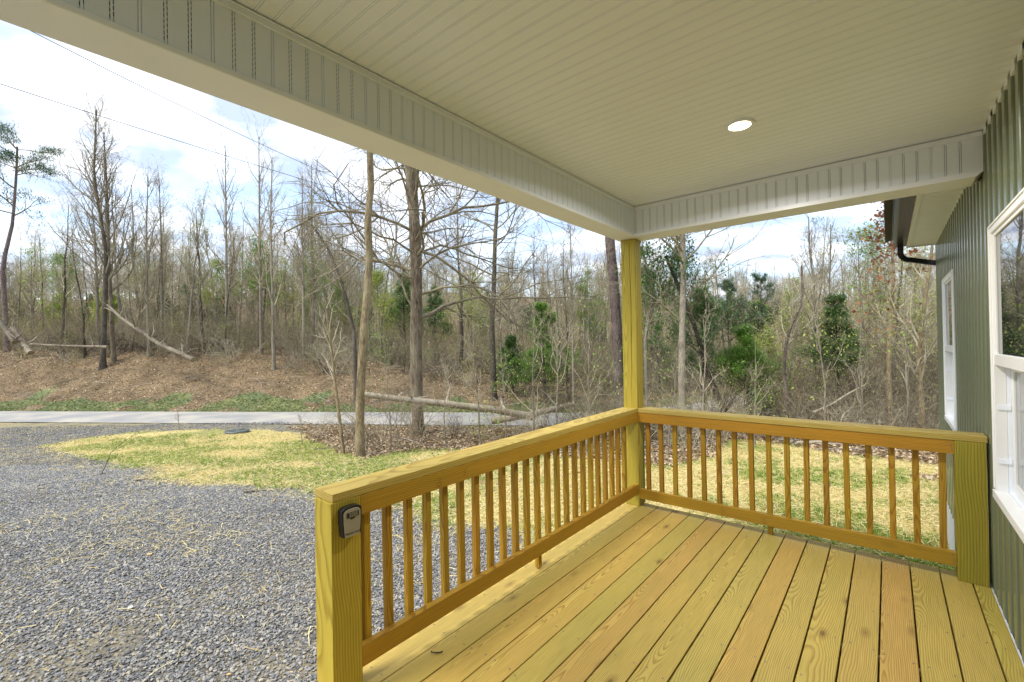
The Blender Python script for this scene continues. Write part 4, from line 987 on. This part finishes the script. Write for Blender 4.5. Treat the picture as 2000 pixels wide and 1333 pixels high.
for k_, (u, vt, s, lab) in enumerate([(439, 283, 31, 'tall slender bare tree with short twigs, standing alone against the sky'), (507, 268, 30, 'tall slim bare tree topping the green budding crowns'), (531, 315, 28, 'slim bare tree right of the tallest pole-like tree'), (590, 342, 30, 'bare slim tree with wide forked top left of the leaning trunk'),
        (314, 350, 32, 'rounded bare tree beside the gap in the left woods'), (288, 345, 30, 'thin bare tree left of the rounded crown'), (1115, 440, 21, 'clump of thin upright stems left of the reddish pine trunk'), (1584, 422, 17, 'slender forked bare tree rising left of the dark cone shaped cedar'), (1620, 440, 20, 'pale thin bare tree directly behind the cone shaped cedar')]):
    hero('slim_tree', lab, 30+k_, [(u+3, 700+(k_ > 5)*80), (u+2, 560), (u, (560+vt)/2), (u-1, vt)], s, .11 if k_ < 6 else .06, .02, dict(SLIM, len=.2, n1=26) if k_ not in (3, 4, 7) else dict(FOREST, len=.24, n1=26, ang=.7, trop=.1), BK['grey'], BK['twig'])
hero('leaning_tree', 'bare tree leaning left over the road between the thin sapling and tan trunk', 41, [(694, 740), (690, 650), (670, 557), (639, 483), (610, 440)], 23, .12, .05, dict(FOREST, n1=18, h0=.35, len=.32), BK['dark'], BK['twig'])
hero('oak_tree', 'slim oak holding rusty dead leaves beside the black gutter', 42, [(1737, 838), (1735, 700), (1733, 560), (1728, 400)], 14.5, .08, .03, dict(FOREST, n1=20, h0=.25, len=.22), BK['tan'], BK['twig'], dict(m=LM['rust'], frac=.13, per=3, spread=.10, size=.12, zmin=3.2, aspect=.7))
hero('pale_tree', 'pale tan young tree below the gutter at the house corner', 43, [(1800, 846), (1804, 700), (1806, 600)], 12.5, .07, .03, dict(SLIM, n1=16, h0=.25, len=.3), BK['tan'], BK['twigpale'], dict(m=LM['bud'], frac=.2, per=2, size=.06), extra=2)
hero('thin_tree', 'thin tree with twisted upper fork midway along the far railing', 44, [(1536, 842), (1538, 720), (1537, 659), (1560, 590), (1566, 520)], 13.5, .055, .025, dict(FOREST, n1=12, h0=.4, len=.3), BK['pine'], BK['twigpale'])
# evergreens
CED = dict(n1=46, h0=.10, hp=1.0, ang=1.15, angtop=.5, len=.25, fall=.85, wig=.08, trop=.04, n2=7, a2=.6, n3=4, n4=0)
def cedar(label, seed, u, s, H, lm, wide=1.0, h0=.1):
    rg = np.random.default_rng(seed); TP = path_trunk(rg, H, .02, .01); b = gpos(u, s)
    return place_tree('cedar_tree', build_tree(seed, TP, taper(.035+.012*H, 12, .1), dict(CED, len=.25*wide, h0=h0), BK['dark'], BK['dark'], dict(m=lm, frac=.9, per=(17 if s < 20 else 9), spread=.075, size=(.062 if s < 20 else .10), droop=.3, aspect=.20)), b, 0, label, 'evergreens in the woods')
cedar('dark green cone shaped cedar right of the thin forked trees', 51, 1637, 16.5, 4.55, LM['cedar'], .95, .35)
cedar('bright green bushy cedar behind the far railing', 52, 1455, 15.5, 3.4, LM['bright'], 1.35, .25)
cedar('green cedar screened by trunks just right of the post', 53, 1372, 18, 5.0, LM['cedar'], 1.2, .3)
cedar('green pine like cedar between bare tree and reddish pine', 54, 1062, 23, 4.9, LM['bright'], 1.3, .12)
cedar('low dark cedar at the foot of the dark trunked bare tree', 55, 1000, 25, 3.0, LM['cedar'], 1.5, .1)
cedar('dark evergreen behind the large oak trunk', 56, 790, 36, 7.0, LM['cedar'], 1.2, .15)
cedar('evergreen rising right of the large oak trunk', 57, 850, 38, 6.0, LM['cedar'], 1.2, .15)
cedar('distant blue green evergreen left of the bright cedar', 58, 1425, 34, 7.8, LM['pine'], 1.2, .4)
cedar('distant blue green evergreen right of the bright cedar', 59, 1490, 36, 8.2, LM['pine'], 1.3, .4)
cedar('low green cedar by the winding road, seen past the post', 60, 1285, 30, 4.0, LM['cedar'], 1.3, .15)
cedar('evergreen in the gap of the left woods', 61, 380, 48, 7.2, LM['pine'], 1.3, .2)
# budding green trees
def budding(label, u, s, H, seed, lm, frac=.5, per=3, size=.07):
    rg = np.random.default_rng(seed); TP = path_trunk(rg, H, .03, .02)
    return place_tree('budding_tree', build_tree(seed, TP, taper(.03+.009*H, 12), dict(FOREST, n1=22, n4=1), BK['grey'], BK['twig'], dict(m=lm, frac=frac, per=per, size=size, spread=.12)), gpos(u, s), 0, label, 'budding trees')
budding('fresh green leafed tree among the slim bare trunks on the left', 505, 33, 7.6, 71, LM['young'], .5, 4, .10)
budding('yellow green budding tree over the leaf covered bank', 560, 38, 7.0, 72, LM['bud'], .4, 3, .09)
budding('pale green leafing tree left of the tan trunk', 665, 40, 6.0, 73, LM['young'], .4, 4, .10)
budding('fine leafed green tree at the left edge beneath the pine', 60, 40, 8.2, 74, LM['bud'], .35, 3, .09)
budding('light green budding tree above the cone shaped cedar', 1690, 19, 7.2, 75, LM['young'], .4, 2, .07)
budding('light green budding tree under the downspout', 1790, 17, 6.2, 76, LM['bud'], .45, 3, .07)
budding('small budding tree behind the oak', 905, 33, 6.2, 77, LM['bud'], .4, 3, .08)
budding('yellow green young tree left of the cone shaped cedar', 1500, 19, 3.2, 78, LM['bud'], .5, 3, .06)

for k_, (u, s, H, lab) in enumerate([(130, 36, 7.5, 'yellow green budding tree left of the tall bare tree'), (275, 42, 8.5, 'hazy green budding tree behind the gap in the left woods'), (420, 36, 6.5, 'low yellow green tree below the tall slender bare tree'), (620, 34, 7.5, 'green hazed tree beside the leaning bare trunk'), (745, 31, 6.0, 'bright young tree between tan trunk and oak'), (930, 40, 7.5, 'budding tree at the left of the dark trunked bare tree'),
        (1150, 30, 6.5, 'yellow green young tree left of the reddish pine'), (1240, 34, 8, 'budding tree seen beside the corner post'), (1560, 26, 6.0, 'pale budding tree between the two near cedars'), (1720, 24, 8.5, 'green hazed tall tree behind the rusty leaved oak')]):
    budding(lab, u, s, H, 80+k_, LM['young' if k_ % 3 == 0 else 'bud'], .55, 4, .085)

# --- variants, individual copies through the wood
VAR = []
for i in range(9):
    rg = np.random.default_rng(200+i); kind = i % 3
    H = [9.0, 8.0, 6.5][kind]*rg.uniform(.9, 1.1); cfg = [FOREST, SLIM, THICK][kind]
    leaf = dict(m=LM['bud' if i % 2 else 'young'], frac=.16, per=2, size=.06) if i in (1, 2, 4, 8) else (dict(m=LM['rust'], frac=.03, per=2, size=.09) if i == 7 else None)
    VAR.append((build_tree(200+i, path_trunk(rg, H, .05, .045), taper([.11, .08, .06][kind], 12), dict(cfg, n4=1), BK[['grey', 'oak', 'dark'][i//3]], BK['twig'] if i % 2 else BK['twigpale'], leaf), kind))
KL = ['grey barked bare woodland tree with spreading branches', 'slim pole like bare woodland tree with short branches', 'low many branched bare understory tree']
rg = np.random.default_rng(99); placed = 0; tries = 0; taken = []
bins = {}
SECT = [(60, 'at the left edge'), (170, 'left of the tallest bare tree'), (260, 'behind the tallest bare tree'), (380, 'at the gap in the left woods'), (480, 'near the lone slender tree'), (600, 'among the green budding crowns'), (700, 'behind the thin leaning sapling'), (780, 'behind the tan patchy trunk'), (900, 'behind the large oak'), (1050, 'behind the dark trunked tree'), (1180, 'behind the broken log end'), (1300, 'beside the corner post'), (1400, 'behind the forked tree'), (1530, 'behind the bright cedar'), (1620, 'left of the cone shaped cedar'), (1720, 'behind the cone shaped cedar'), (9999, 'toward the house corner')]
while placed < 200 and tries < 6000:
    tries += 1; s = 23.5+30*rg.random()**1.3; u = rg.uniform(-150, 2050)
    if u > 1150: s = 14.0+34*rg.random()**1.2
    elif u > 900: s = 20.8+30*rg.random()**1.2
    r = (u-1000)/FPX*s; x, y = xy(r, s); zo = zones(np.array([x]), np.array([y]))[0]
    if abs(s-road_c(r)) < RW+.8 or zo != 2: continue
    if s < road_c(r)+RW+6.3 and u < 900: continue
    if x > WX-1.0 and y < WY1+3.2: continue
    if any(abs(u-cu) < 46 and s < cs+1 for cu, cs in ((1637, 16.5), (1455, 15.5), (1062, 23), (1372, 18), (1425, 34), (1490, 36), (508, 33), (790, 36), (850, 38))): continue
    if u > 1150 and s < 17: continue
    if any((x-a)**2+(y-b)**2 < 1.1 for a, b in taken): continue
    taken.append((x, y)); me, kind = VAR[rg.integers(0, 9)]
    sc_k = rng.uniform(.75, 1.15)
    sc_k *= 1.38 if u < 700 else (1.2 if u < 1250 else (.8 if s < 22 else 1.02))
    o = place_tree('woodland_tree', me, (float(x), float(y), float(terr(x, y))-.05), rng.random()*6.28, 'x', 'x', sc_k)
    sec = next(t_ for lim, t_ in SECT if u < lim); band = 'front row' if s < (26 if u < 1200 else 21) else ('middle row' if s < 38 else 'back row')
    bins.setdefault((kind, band, sec), []).append((u, o))
    placed += 1
KS = ['spreading grey bare tree', 'slim pole like bare tree', 'low many branched bare tree']
for (kind, band, sec), lst in bins.items():
    lst.sort(key=lambda q: q[0]); nn = len(lst)
    for i_, (_, o) in enumerate(lst):
        sfx = '' if nn == 1 else (', '+(('left one', 'right one') if nn == 2 else ('left one', 'middle one', 'right one'))[i_] if nn <= 3 else '')
        o['label'] = KS[kind]+', '+band+', '+sec+sfx; o['group'] = KS[kind]+'s '+sec if nn <= 3 else KS[kind]+'s '+sec+', '+band
# far wood beyond counting
n = 900; s = 52+130*rng.random(n)**.8; u = rng.uniform(-400, 2400, n); r = (u-1000)/FPX*s; X, Y = xy(r, s)
sources = []
for i in (0, 1, 3, 5):
    m_ = VAR[i][0]; V0 = []; F0 = []; off = 0
    for k_ in ('trunk', 'crown'):
        me = m_[k_]; v = np.empty(len(me.vertices)*3, np.float32); me.vertices.foreach_get('co', v); f = np.empty(len(me.loops), np.int32); me.loops.foreach_get('vertex_index', f)
        V0.append(v.reshape(-1, 3)); F0.append(f.reshape(-1, 4)+off); off += len(V0[-1])
    sources.append(mesh_np('far_tree', np.concatenate(V0), np.concatenate(F0), BK['twig']))
sc_k = rng.uniform(.8, 1.3, n)*(1+.004*s)
scatter('distant_woodland', np.stack([X, Y, terr(X, Y)], -1), np.stack([0*X, 0*X, rng.random(n)*6.28], -1), np.stack([sc_k*1.2, sc_k*1.2, sc_k], -1), sources, 'distant grey brown woodland filling the view behind the nearer trees', rng.integers(0, 4, n))
# far evergreens and spring green crowns inside the distant wood
def crownblob(seed, lm, H):
    rg = np.random.default_rng(seed); m_ = build_tree(seed, path_trunk(rg, H), taper(.12, 12), dict(CED, n3=2, len=.28), BK['dark'], BK['dark'], dict(m=lm, frac=.8, per=6, spread=.2, size=.25, aspect=.5)); return m_['foliage']
n = 150; s = 50+110*rng.random(n); u = rng.uniform(-300, 2300, n); X, Y = xy((u-1000)/FPX*s, s); sc_k = rng.uniform(.7, 1.2, n)
scatter('distant_evergreens', np.stack([X, Y, terr(X, Y)], -1), np.stack([0*X, 0*X, rng.random(n)*6.28], -1), np.stack([sc_k]*3, -1), [crownblob(301, LM['pine'], 7), crownblob(302, LM['cedar'], 6), crownblob(303, LM['bud'], 6.5)], 'distant evergreen and spring green crowns among the far trees', rng.integers(0, 3, n))
# undergrowth: bushes and vines
def bushmesh(seed, H, m, nst=9, leaf=None):
    rg = np.random.default_rng(seed); sg = Segs(); P = rg.normal(0, .22, (nst, 3)); P[:, 2] = -.05; D = rg.normal(0, .45, (nst, 3)); D[:, 2] = 1
    Ln = H*rg.uniform(.6, 1.15, nst); nd = grow(rg, sg, P, D, Ln, np.full(nst, .014), 7, .17, .03, .45)
    P, D, L2, R2 = children(rg, nd, Ln, 6, .75, .45, .6, 1, .005); n2 = grow(rg, sg, P, D, L2, R2, 4, .25, 0, .5)
    P, D, L3, R3 = children(rg, n2, L2, 3, .8, .5, .7, 0, .0042); n3 = grow(rg, sg, P, D, L3, R3, 2, .25, 0, .5)
    return sg.mesh('bush', m)
bushes = [bushmesh(401, 2.2, BK['twigpale']), bushmesh(402, 1.6, BK['dark']), bushmesh(403, 3.4, BK['twig'], 7), bushmesh(404, 1.1, BK['twigpale'], 12), bushmesh(405, 3.8, BK['oak'], 5), bushmesh(406, 3.0, BK['tan'], 4)]
shoot_m = leafmat('hedge_buds', [(.30, .33, .07), (.45, .46, .13), (.58, .52, .20)])
def with_buds(seed, me, n, H, sp):
    rg = np.random.default_rng(seed); v = np.empty(len(me.vertices)*3, np.float32); me.vertices.foreach_get('co', v); v = v.reshape(-1, 3); v = v[v[:, 2] > H*.3]
    return leaves(rg, v[rg.integers(0, len(v), n)], 1, .04, .045, shoot_m, 'buds')
def cond(X, Y):
    r, s = rs(X, Y); c = road_c(r)
    k = (zones(X, Y) == 2) & (((s > c+RW+5.4-1.2*sstep(0, 6, r)+1.6*(vn(X, Y, .5, 31)-.5))) | ((s < c-RW-.3) & (r > -1.5)))
    # keep the leaf covered apron in front of the right hand woods open
    k &= ~((s < 10.3+.1*r) & (s < c)) & ~((X > WX-.6) & (Y < WY1+2.0)); return k
xa, ya = wedge(3000, -150, 2100, 20, 60, .85); xb, yb = wedge(900, 1150, 2000, 10.5, 30, .7); X = np.r_[xa, xb]; Y = np.r_[ya, yb]; k = cond(X, Y)
xm, ym = wedge(34, 640, 1230, 12.2, 17.0, 1); km = (zones(xm, ym) == 2)
X = np.r_[X[k], xm[km]]; Y = np.r_[Y[k], ym[km]]; n = len(X); sc_k = rng.uniform(.6, 1.25, n)*np.where(rs(X, Y)[1] < 17.5, .62, 1)
scatter('undergrowth', np.stack([X, Y, terr(X, Y)], -1), np.stack([rng.normal(0, .12, n), rng.normal(0, .12, n), rng.random(n)*6.28], -1), np.stack([sc_k]*3, -1), bushes, 'tangled leafless bushes and briars under the trees', rng.integers(0, 6, n))
# green shoots on the undergrowth
def shoot(seed, m):
    rg = np.random.default_rng(seed); return leaves(rg, rg.normal(0, .28, (40, 3))+np.array([0, 0, .55]), 2, .05, .055, m, 'shoots')
X, Y = wedge(2200, -50, 1950, 12, 44, .9); k = cond(X, Y); X, Y = X[k], Y[k]; n = len(X); sc_k = rng.uniform(.5, 1.3, n)
scatter('green_shoots', np.stack([X, Y, terr(X, Y)+rng.uniform(0, 2.2, n)**1.2-.3], -1), np.stack([0*X, 0*X, rng.random(n)*6.28], -1), np.stack([sc_k]*3, -1), [shoot(1, LM['young']), shoot(2, LM['bud']), with_buds(3, bushes[2], 220, 3, 1)], 'small green spring shoots on the understory bushes', rng.integers(0, 3, n))

# ------------------------------------------------------------------ fallen timber, lid, wires
def log(name, label, pts, r0, r1, m, cat='fallen log', stubs=0, seed=1, n=9):
    P = np.array(pts, float); l = np.r_[0, np.cumsum(np.linalg.norm(np.diff(P, axis=0), axis=1))]; k = 12; b = P.mean(0)
    Q = np.stack([np.interp(np.linspace(0, l[-1], k), l, P[:, i]) for i in range(3)], -1)-b
    V, F = tube(Q, r0+(r1-r0)*np.linspace(0, 1, k), n, .06, seed)
    root = empty(name, tuple(b)); tag(root, label, cat); link('stem', mesh_np('stem', V, F, m, True), root)
    e = MB(); e.v = [tuple(v) for v in V[:n]]+[tuple(v) for v in V[-n:]]; e.f = [tuple(range(n)), tuple(range(n, 2*n))]; e.obj('cut_end', BK['tan'], root)
    if stubs:
        rg = np.random.default_rng(seed); sg = Segs(); ii = rg.integers(1, k-1, stubs); D = rg.normal(0, 1, (stubs, 3)); D[:, 2] = abs(D[:, 2])+.3; Ln = rg.uniform(.3, 1.2, stubs)
        nd = grow(rg, sg, Q[ii], D, Ln, np.full(stubs, max(.008, r1*.35)), 4, .2, 0, .3)
        P2, D2, L2, R2 = children(rg, nd, Ln, 3, .7, .6, .6, 1); grow(rg, sg, P2, D2, L2, R2, 3, .2, 0, .5)
        link('stubs', sg.mesh('stubs', m), root)
    return root
def pp(u, v, s): return CAM+(RT*(u-1000)/FPX-UP*(v-666.5)/FPX+FW)*s
log('fallen_log', 'long pale fallen log lying across the front of the large oak', [pp(712, 771, 14.0), pp(800, 782, 14.3), pp(880, 790, 14.6), pp(960, 800, 14.9), pp(1045, 815, 15.2)], .085, .125, BK['pale'], stubs=5, seed=2)
log('fallen_log', 'short broken fallen log pointing up right near the reddish pine', [pp(960, 822, 15.6), pp(1030, 812, 15.8), pp(1121, 789, 16.0)], .12, .09, BK['pale'], stubs=6, seed=3)
log('broken_trunk', 'splintered brown broken trunk slanting down beside the tall left tree', [pp(210, 596, 28), pp(240, 625, 27.6), pp(273, 646, 27.2), pp(310, 672, 26.8), pp(378, 703, 26.0)], .07, .15, BK['rot'], 'broken trunk', 16, 4)
for k_, (a, b_, s, lab) in enumerate([((0, 628), (30, 668), 27, 'thick rotten trunk leaning at the left edge'), ((25, 640), (60, 690), 27, 'rotten trunk leaning beside another at the left edge'), ]):
    log('broken_trunk', lab, [pp(*a, s), pp((a[0]+b_[0])/2, (a[1]+b_[1])/2+2, s), pp(*b_, s-.3)], .12, .17, BK['rot'], 'broken trunk', 5, 6+k_)
log('fallen_log', 'grey log lying level among brush on the left bank', [pp(45, 672, 28.5), pp(120, 676, 28.3), pp(210, 678, 28)], .06, .09, BK['rot'], stubs=4, seed=9)
log('fallen_branch', 'pale bare branch leaning over the brush behind the far railing', [pp(1588, 806, 13.5), pp(1625, 790, 13.7), pp(1655, 770, 14), pp(1690, 752, 14.2)], .035, .02, BK['twigpale'], 'branch', 4, 10)
x0, y0 = xy(7.6, 12.4)
def lying(label, u0, v0, u1, v1, r0, m, seed, stubs=2, name='fallen_branch'):
    a = ground_at(u0, v0); b2 = ground_at(u1, v1); mid = (a+b2)/2; P = [a+[0, 0, r0], mid+[0, 0, r0*1.3], b2+[0, 0, r0]]
    for p in P: p[2] = terr(p[0], p[1])+r0*1.1
    return log(name, label, P, r0, r0*.6, m, 'branch', stubs, seed)
lying('grey bare branch lying on leaves behind the middle of the far railing', 1555, 870, 1660, 866, .05, BK['twigpale'], 11)
lying('brown log among leaves left end of the far railing view', 1265, 846, 1345, 852, .07, BK['dark'], 12)
lying('dark stick lying on the gravel left of the straw', 80, 950, 220, 925, .011, BK['dark'], 13, 2)
lying('short thick grey stick at the front edge of the straw', 476, 965, 521, 960, .022, BK['grey'], 14, 0)
lying('short dark stick on the front edge of the straw patch', 262, 942, 292, 937, .014, BK['dark'], 15, 0)
lying('brown stick standing out of the gravel near the railing post', 533, 985, 540, 975, .014, BK['tan'], 16, 0)
lying('thin brown stick in the gravel at bottom left', 165, 1305, 205, 1282, .008, BK['dark'], 17, 0)
# pale chips, litter scraps on the gravel
chipm = plain('wood_chip', (.62, .42, .18), .8, .2, 20); pale = plain('pale_scrap', (.75, .74, .70), .7, .05, 10)
for (u, v, sz, m_, lab, nm) in [(255, 1192, .05, pale, 'white paper scrap lying on the gravel', 'paper_scrap'), (292, 1087, .07, chipm, 'tan splinter of wood in the middle of the gravel', 'wood_chip'), (488, 1090, .025, chipm, 'orange wood chip on gravel left of the railing post', 'wood_chip'),
        (568, 1320, .032, chipm, 'yellow stone like chip at the foot of the short post', 'wood_chip'), (447, 1323, .03, chipm, 'brown chip at the bottom edge of the gravel', 'wood_chip'), (1833, 918, .12, pale, 'white crumpled scrap at the leaf edge beside the house', 'paper_scrap'), (299, 1022, .07, BK['tan'], 'small forked piece of bark on the gravel', 'bark_piece')]:
    p = ground_at(u, v); rgp = random.Random(int(u)); mb = MB()
    pts_ = [(math.cos(a)*sz*.6*rgp.uniform(.6, 1.1), math.sin(a)*sz*.35*rgp.uniform(.6, 1.1)) for a in np.linspace(0, 6.28, 8)[:-1]]
    mb.prism(pts_, 'z', 0, sz*.15); o = mb.obj(nm, m_, None, .001, (p[0], p[1], p[2]+.02)); o.rotation_euler = (.15, .1, rgp.random()*6)
    tag(o, lab, 'scrap' if 'scrap' in nm else 'wood chip')
# curled bark strip on the deck
cv = Segs(); th = np.linspace(-.7, .7, 9); c0 = np.array([.25, -2.55, .006])
dk = CAM+(RT*(853-1000)/FPX-UP*(1276.5-666.5)/FPX+FW)*1.0; dk = dk-CAM; tq = (0.004-CAM[2])/dk[2]; c0 = CAM+dk*tq
Pt = np.stack([c0[0]+.045*np.sin(th)*.77-.03*(1-np.cos(th)), c0[1]+.045*np.sin(th)*.64+.03*(1-np.cos(th)), np.full(9, .007)], -1)
V, F = tube(Pt, np.full(9, .0032), 6, .1, 3); o = link('bark_strip', mesh_np('bark_strip', V, F, BK['dark'], True)); tag(o, 'small curled brown twig lying on the second deck board', 'twig')
# septic / meter lid
p = ground_at(463, 846); lid = empty('utility_lid', (p[0], p[1], p[2]+.0)); tag(lid, 'round dark grey plastic lid set in the straw near the road', 'utility lid')
lidm = plain('grey_green_plastic', (.10, .115, .105), .5, .15, 10)
def disk3(r, z0, z1, n=32, r2=None):
    mb = MB(); r2 = r2 or r
    mb.v = [(r*math.cos(2*math.pi*i/n), r*math.sin(2*math.pi*i/n), z0) for i in range(n)]+[(r2*math.cos(2*math.pi*i/n), r2*math.sin(2*math.pi*i/n), z1) for i in range(n)]
    mb.f = [(i, (i+1) % n, n+(i+1) % n, n+i) for i in range(n)]+[tuple(range(n, 2*n))]; return mb
disk3(.40, -.1, .07, 32, .38).obj('riser', lidm, lid); disk3(.42, .07, .095, 32, .40).obj('cover', lidm, lid)
for i in range(6):
    a = i*math.pi/3; rb = MB().box(.1, .36, -.012, .012, .095, .108).obj('rib', lidm, lid); rb.rotation_euler = (0, 0, a)
# overhead wires
wm = plain('cable_black', (.02, .02, .022), .6, .1)
def wire(label, a, b_, sag):
    a = np.array(a); b_ = np.array(b_); t_ = np.linspace(-1.0, 3.0, 60)[:, None]; P = a+(b_-a)*t_; q = (t_[:, 0]-1)/2
    P[:, 2] -= sag*(1-q*q); o = link('power_line', mesh_np('power_line', *tube(P, np.full(60, .011), 5, 0, 1), wm, True)); tag(o, label, 'cable', 'overhead cables')
wire('lower overhead cable crossing the sky at the left', pp(0, 150, 14), pp(500, 310, 20.5), .3)
wire('upper overhead cable running just under the porch beam', pp(165, 100, 14.3), pp(450, 240, 19), .3)
# thin saplings and grass stalk near the road
def sapling(label, u, s, H, seed, leaf=None, pale=True):
    rg = np.random.default_rng(seed)
    return place_tree('sapling', build_tree(seed, path_trunk(rg, H, .08, .06), taper(.016+.004*H, 12), dict(SLIM, n1=10, h0=.2, len=.3, n2=4, n3=3, n4=0, wig=.16), BK['grey'], BK['twigpale' if pale else 'twig'], leaf), gpos(u, s), 0, label, 'saplings near the log', cat='sapling')
bl = dict(m=LM['young'], frac=.12, per=2, size=.07)
for k_, (u, s, H, lab) in enumerate([(348, 17.5, .8, 'thin bare stem standing alone beside the road'), (760, 13.5, 3.2, 'thin branched sapling between tan trunk and oak'), (870, 13.0, 2.6, 'small shrub like sapling right of the oak'), (938, 12.5, 3.6, 'slim sapling crossing the log in front of the dark trunk'), (985, 13.2, 2.4, 'pale crooked sapling by the broken log end'), (1040, 12.6, 3.8, 'pale slender sapling left of the railing corner'),
        (1085, 13.5, 4.4, 'grey sapling behind the front railing near the pine'), (1140, 12.8, 4.0, 'branching sapling nearest left of the reddish pine'), (1300, 11.6, 2.4, 'thin sapling right of the post above the far railing'), (1370, 11.9, 4.0, 'pale vine draped sapling beside the forked tree'), (1470, 12.2, 3.0, 'thin grey sapling before the bright cedar'), (1610, 12.8, 4.2, 'pale curved sapling before the cone shaped cedar'), (1680, 12.4, 3.4, 'thin sapling between cedar and rusty leaved oak'), (1770, 12.2, 4.6, 'pale sapling close to the rusty leaved oak'), (588, 14.5, .9, 'short weedy stem at the road edge left of the leaning sapling')]):
    sapling(lab, u, s, H, 500+k_, bl if k_ % 3 == 1 else None)
print('objects', len(SC.objects))
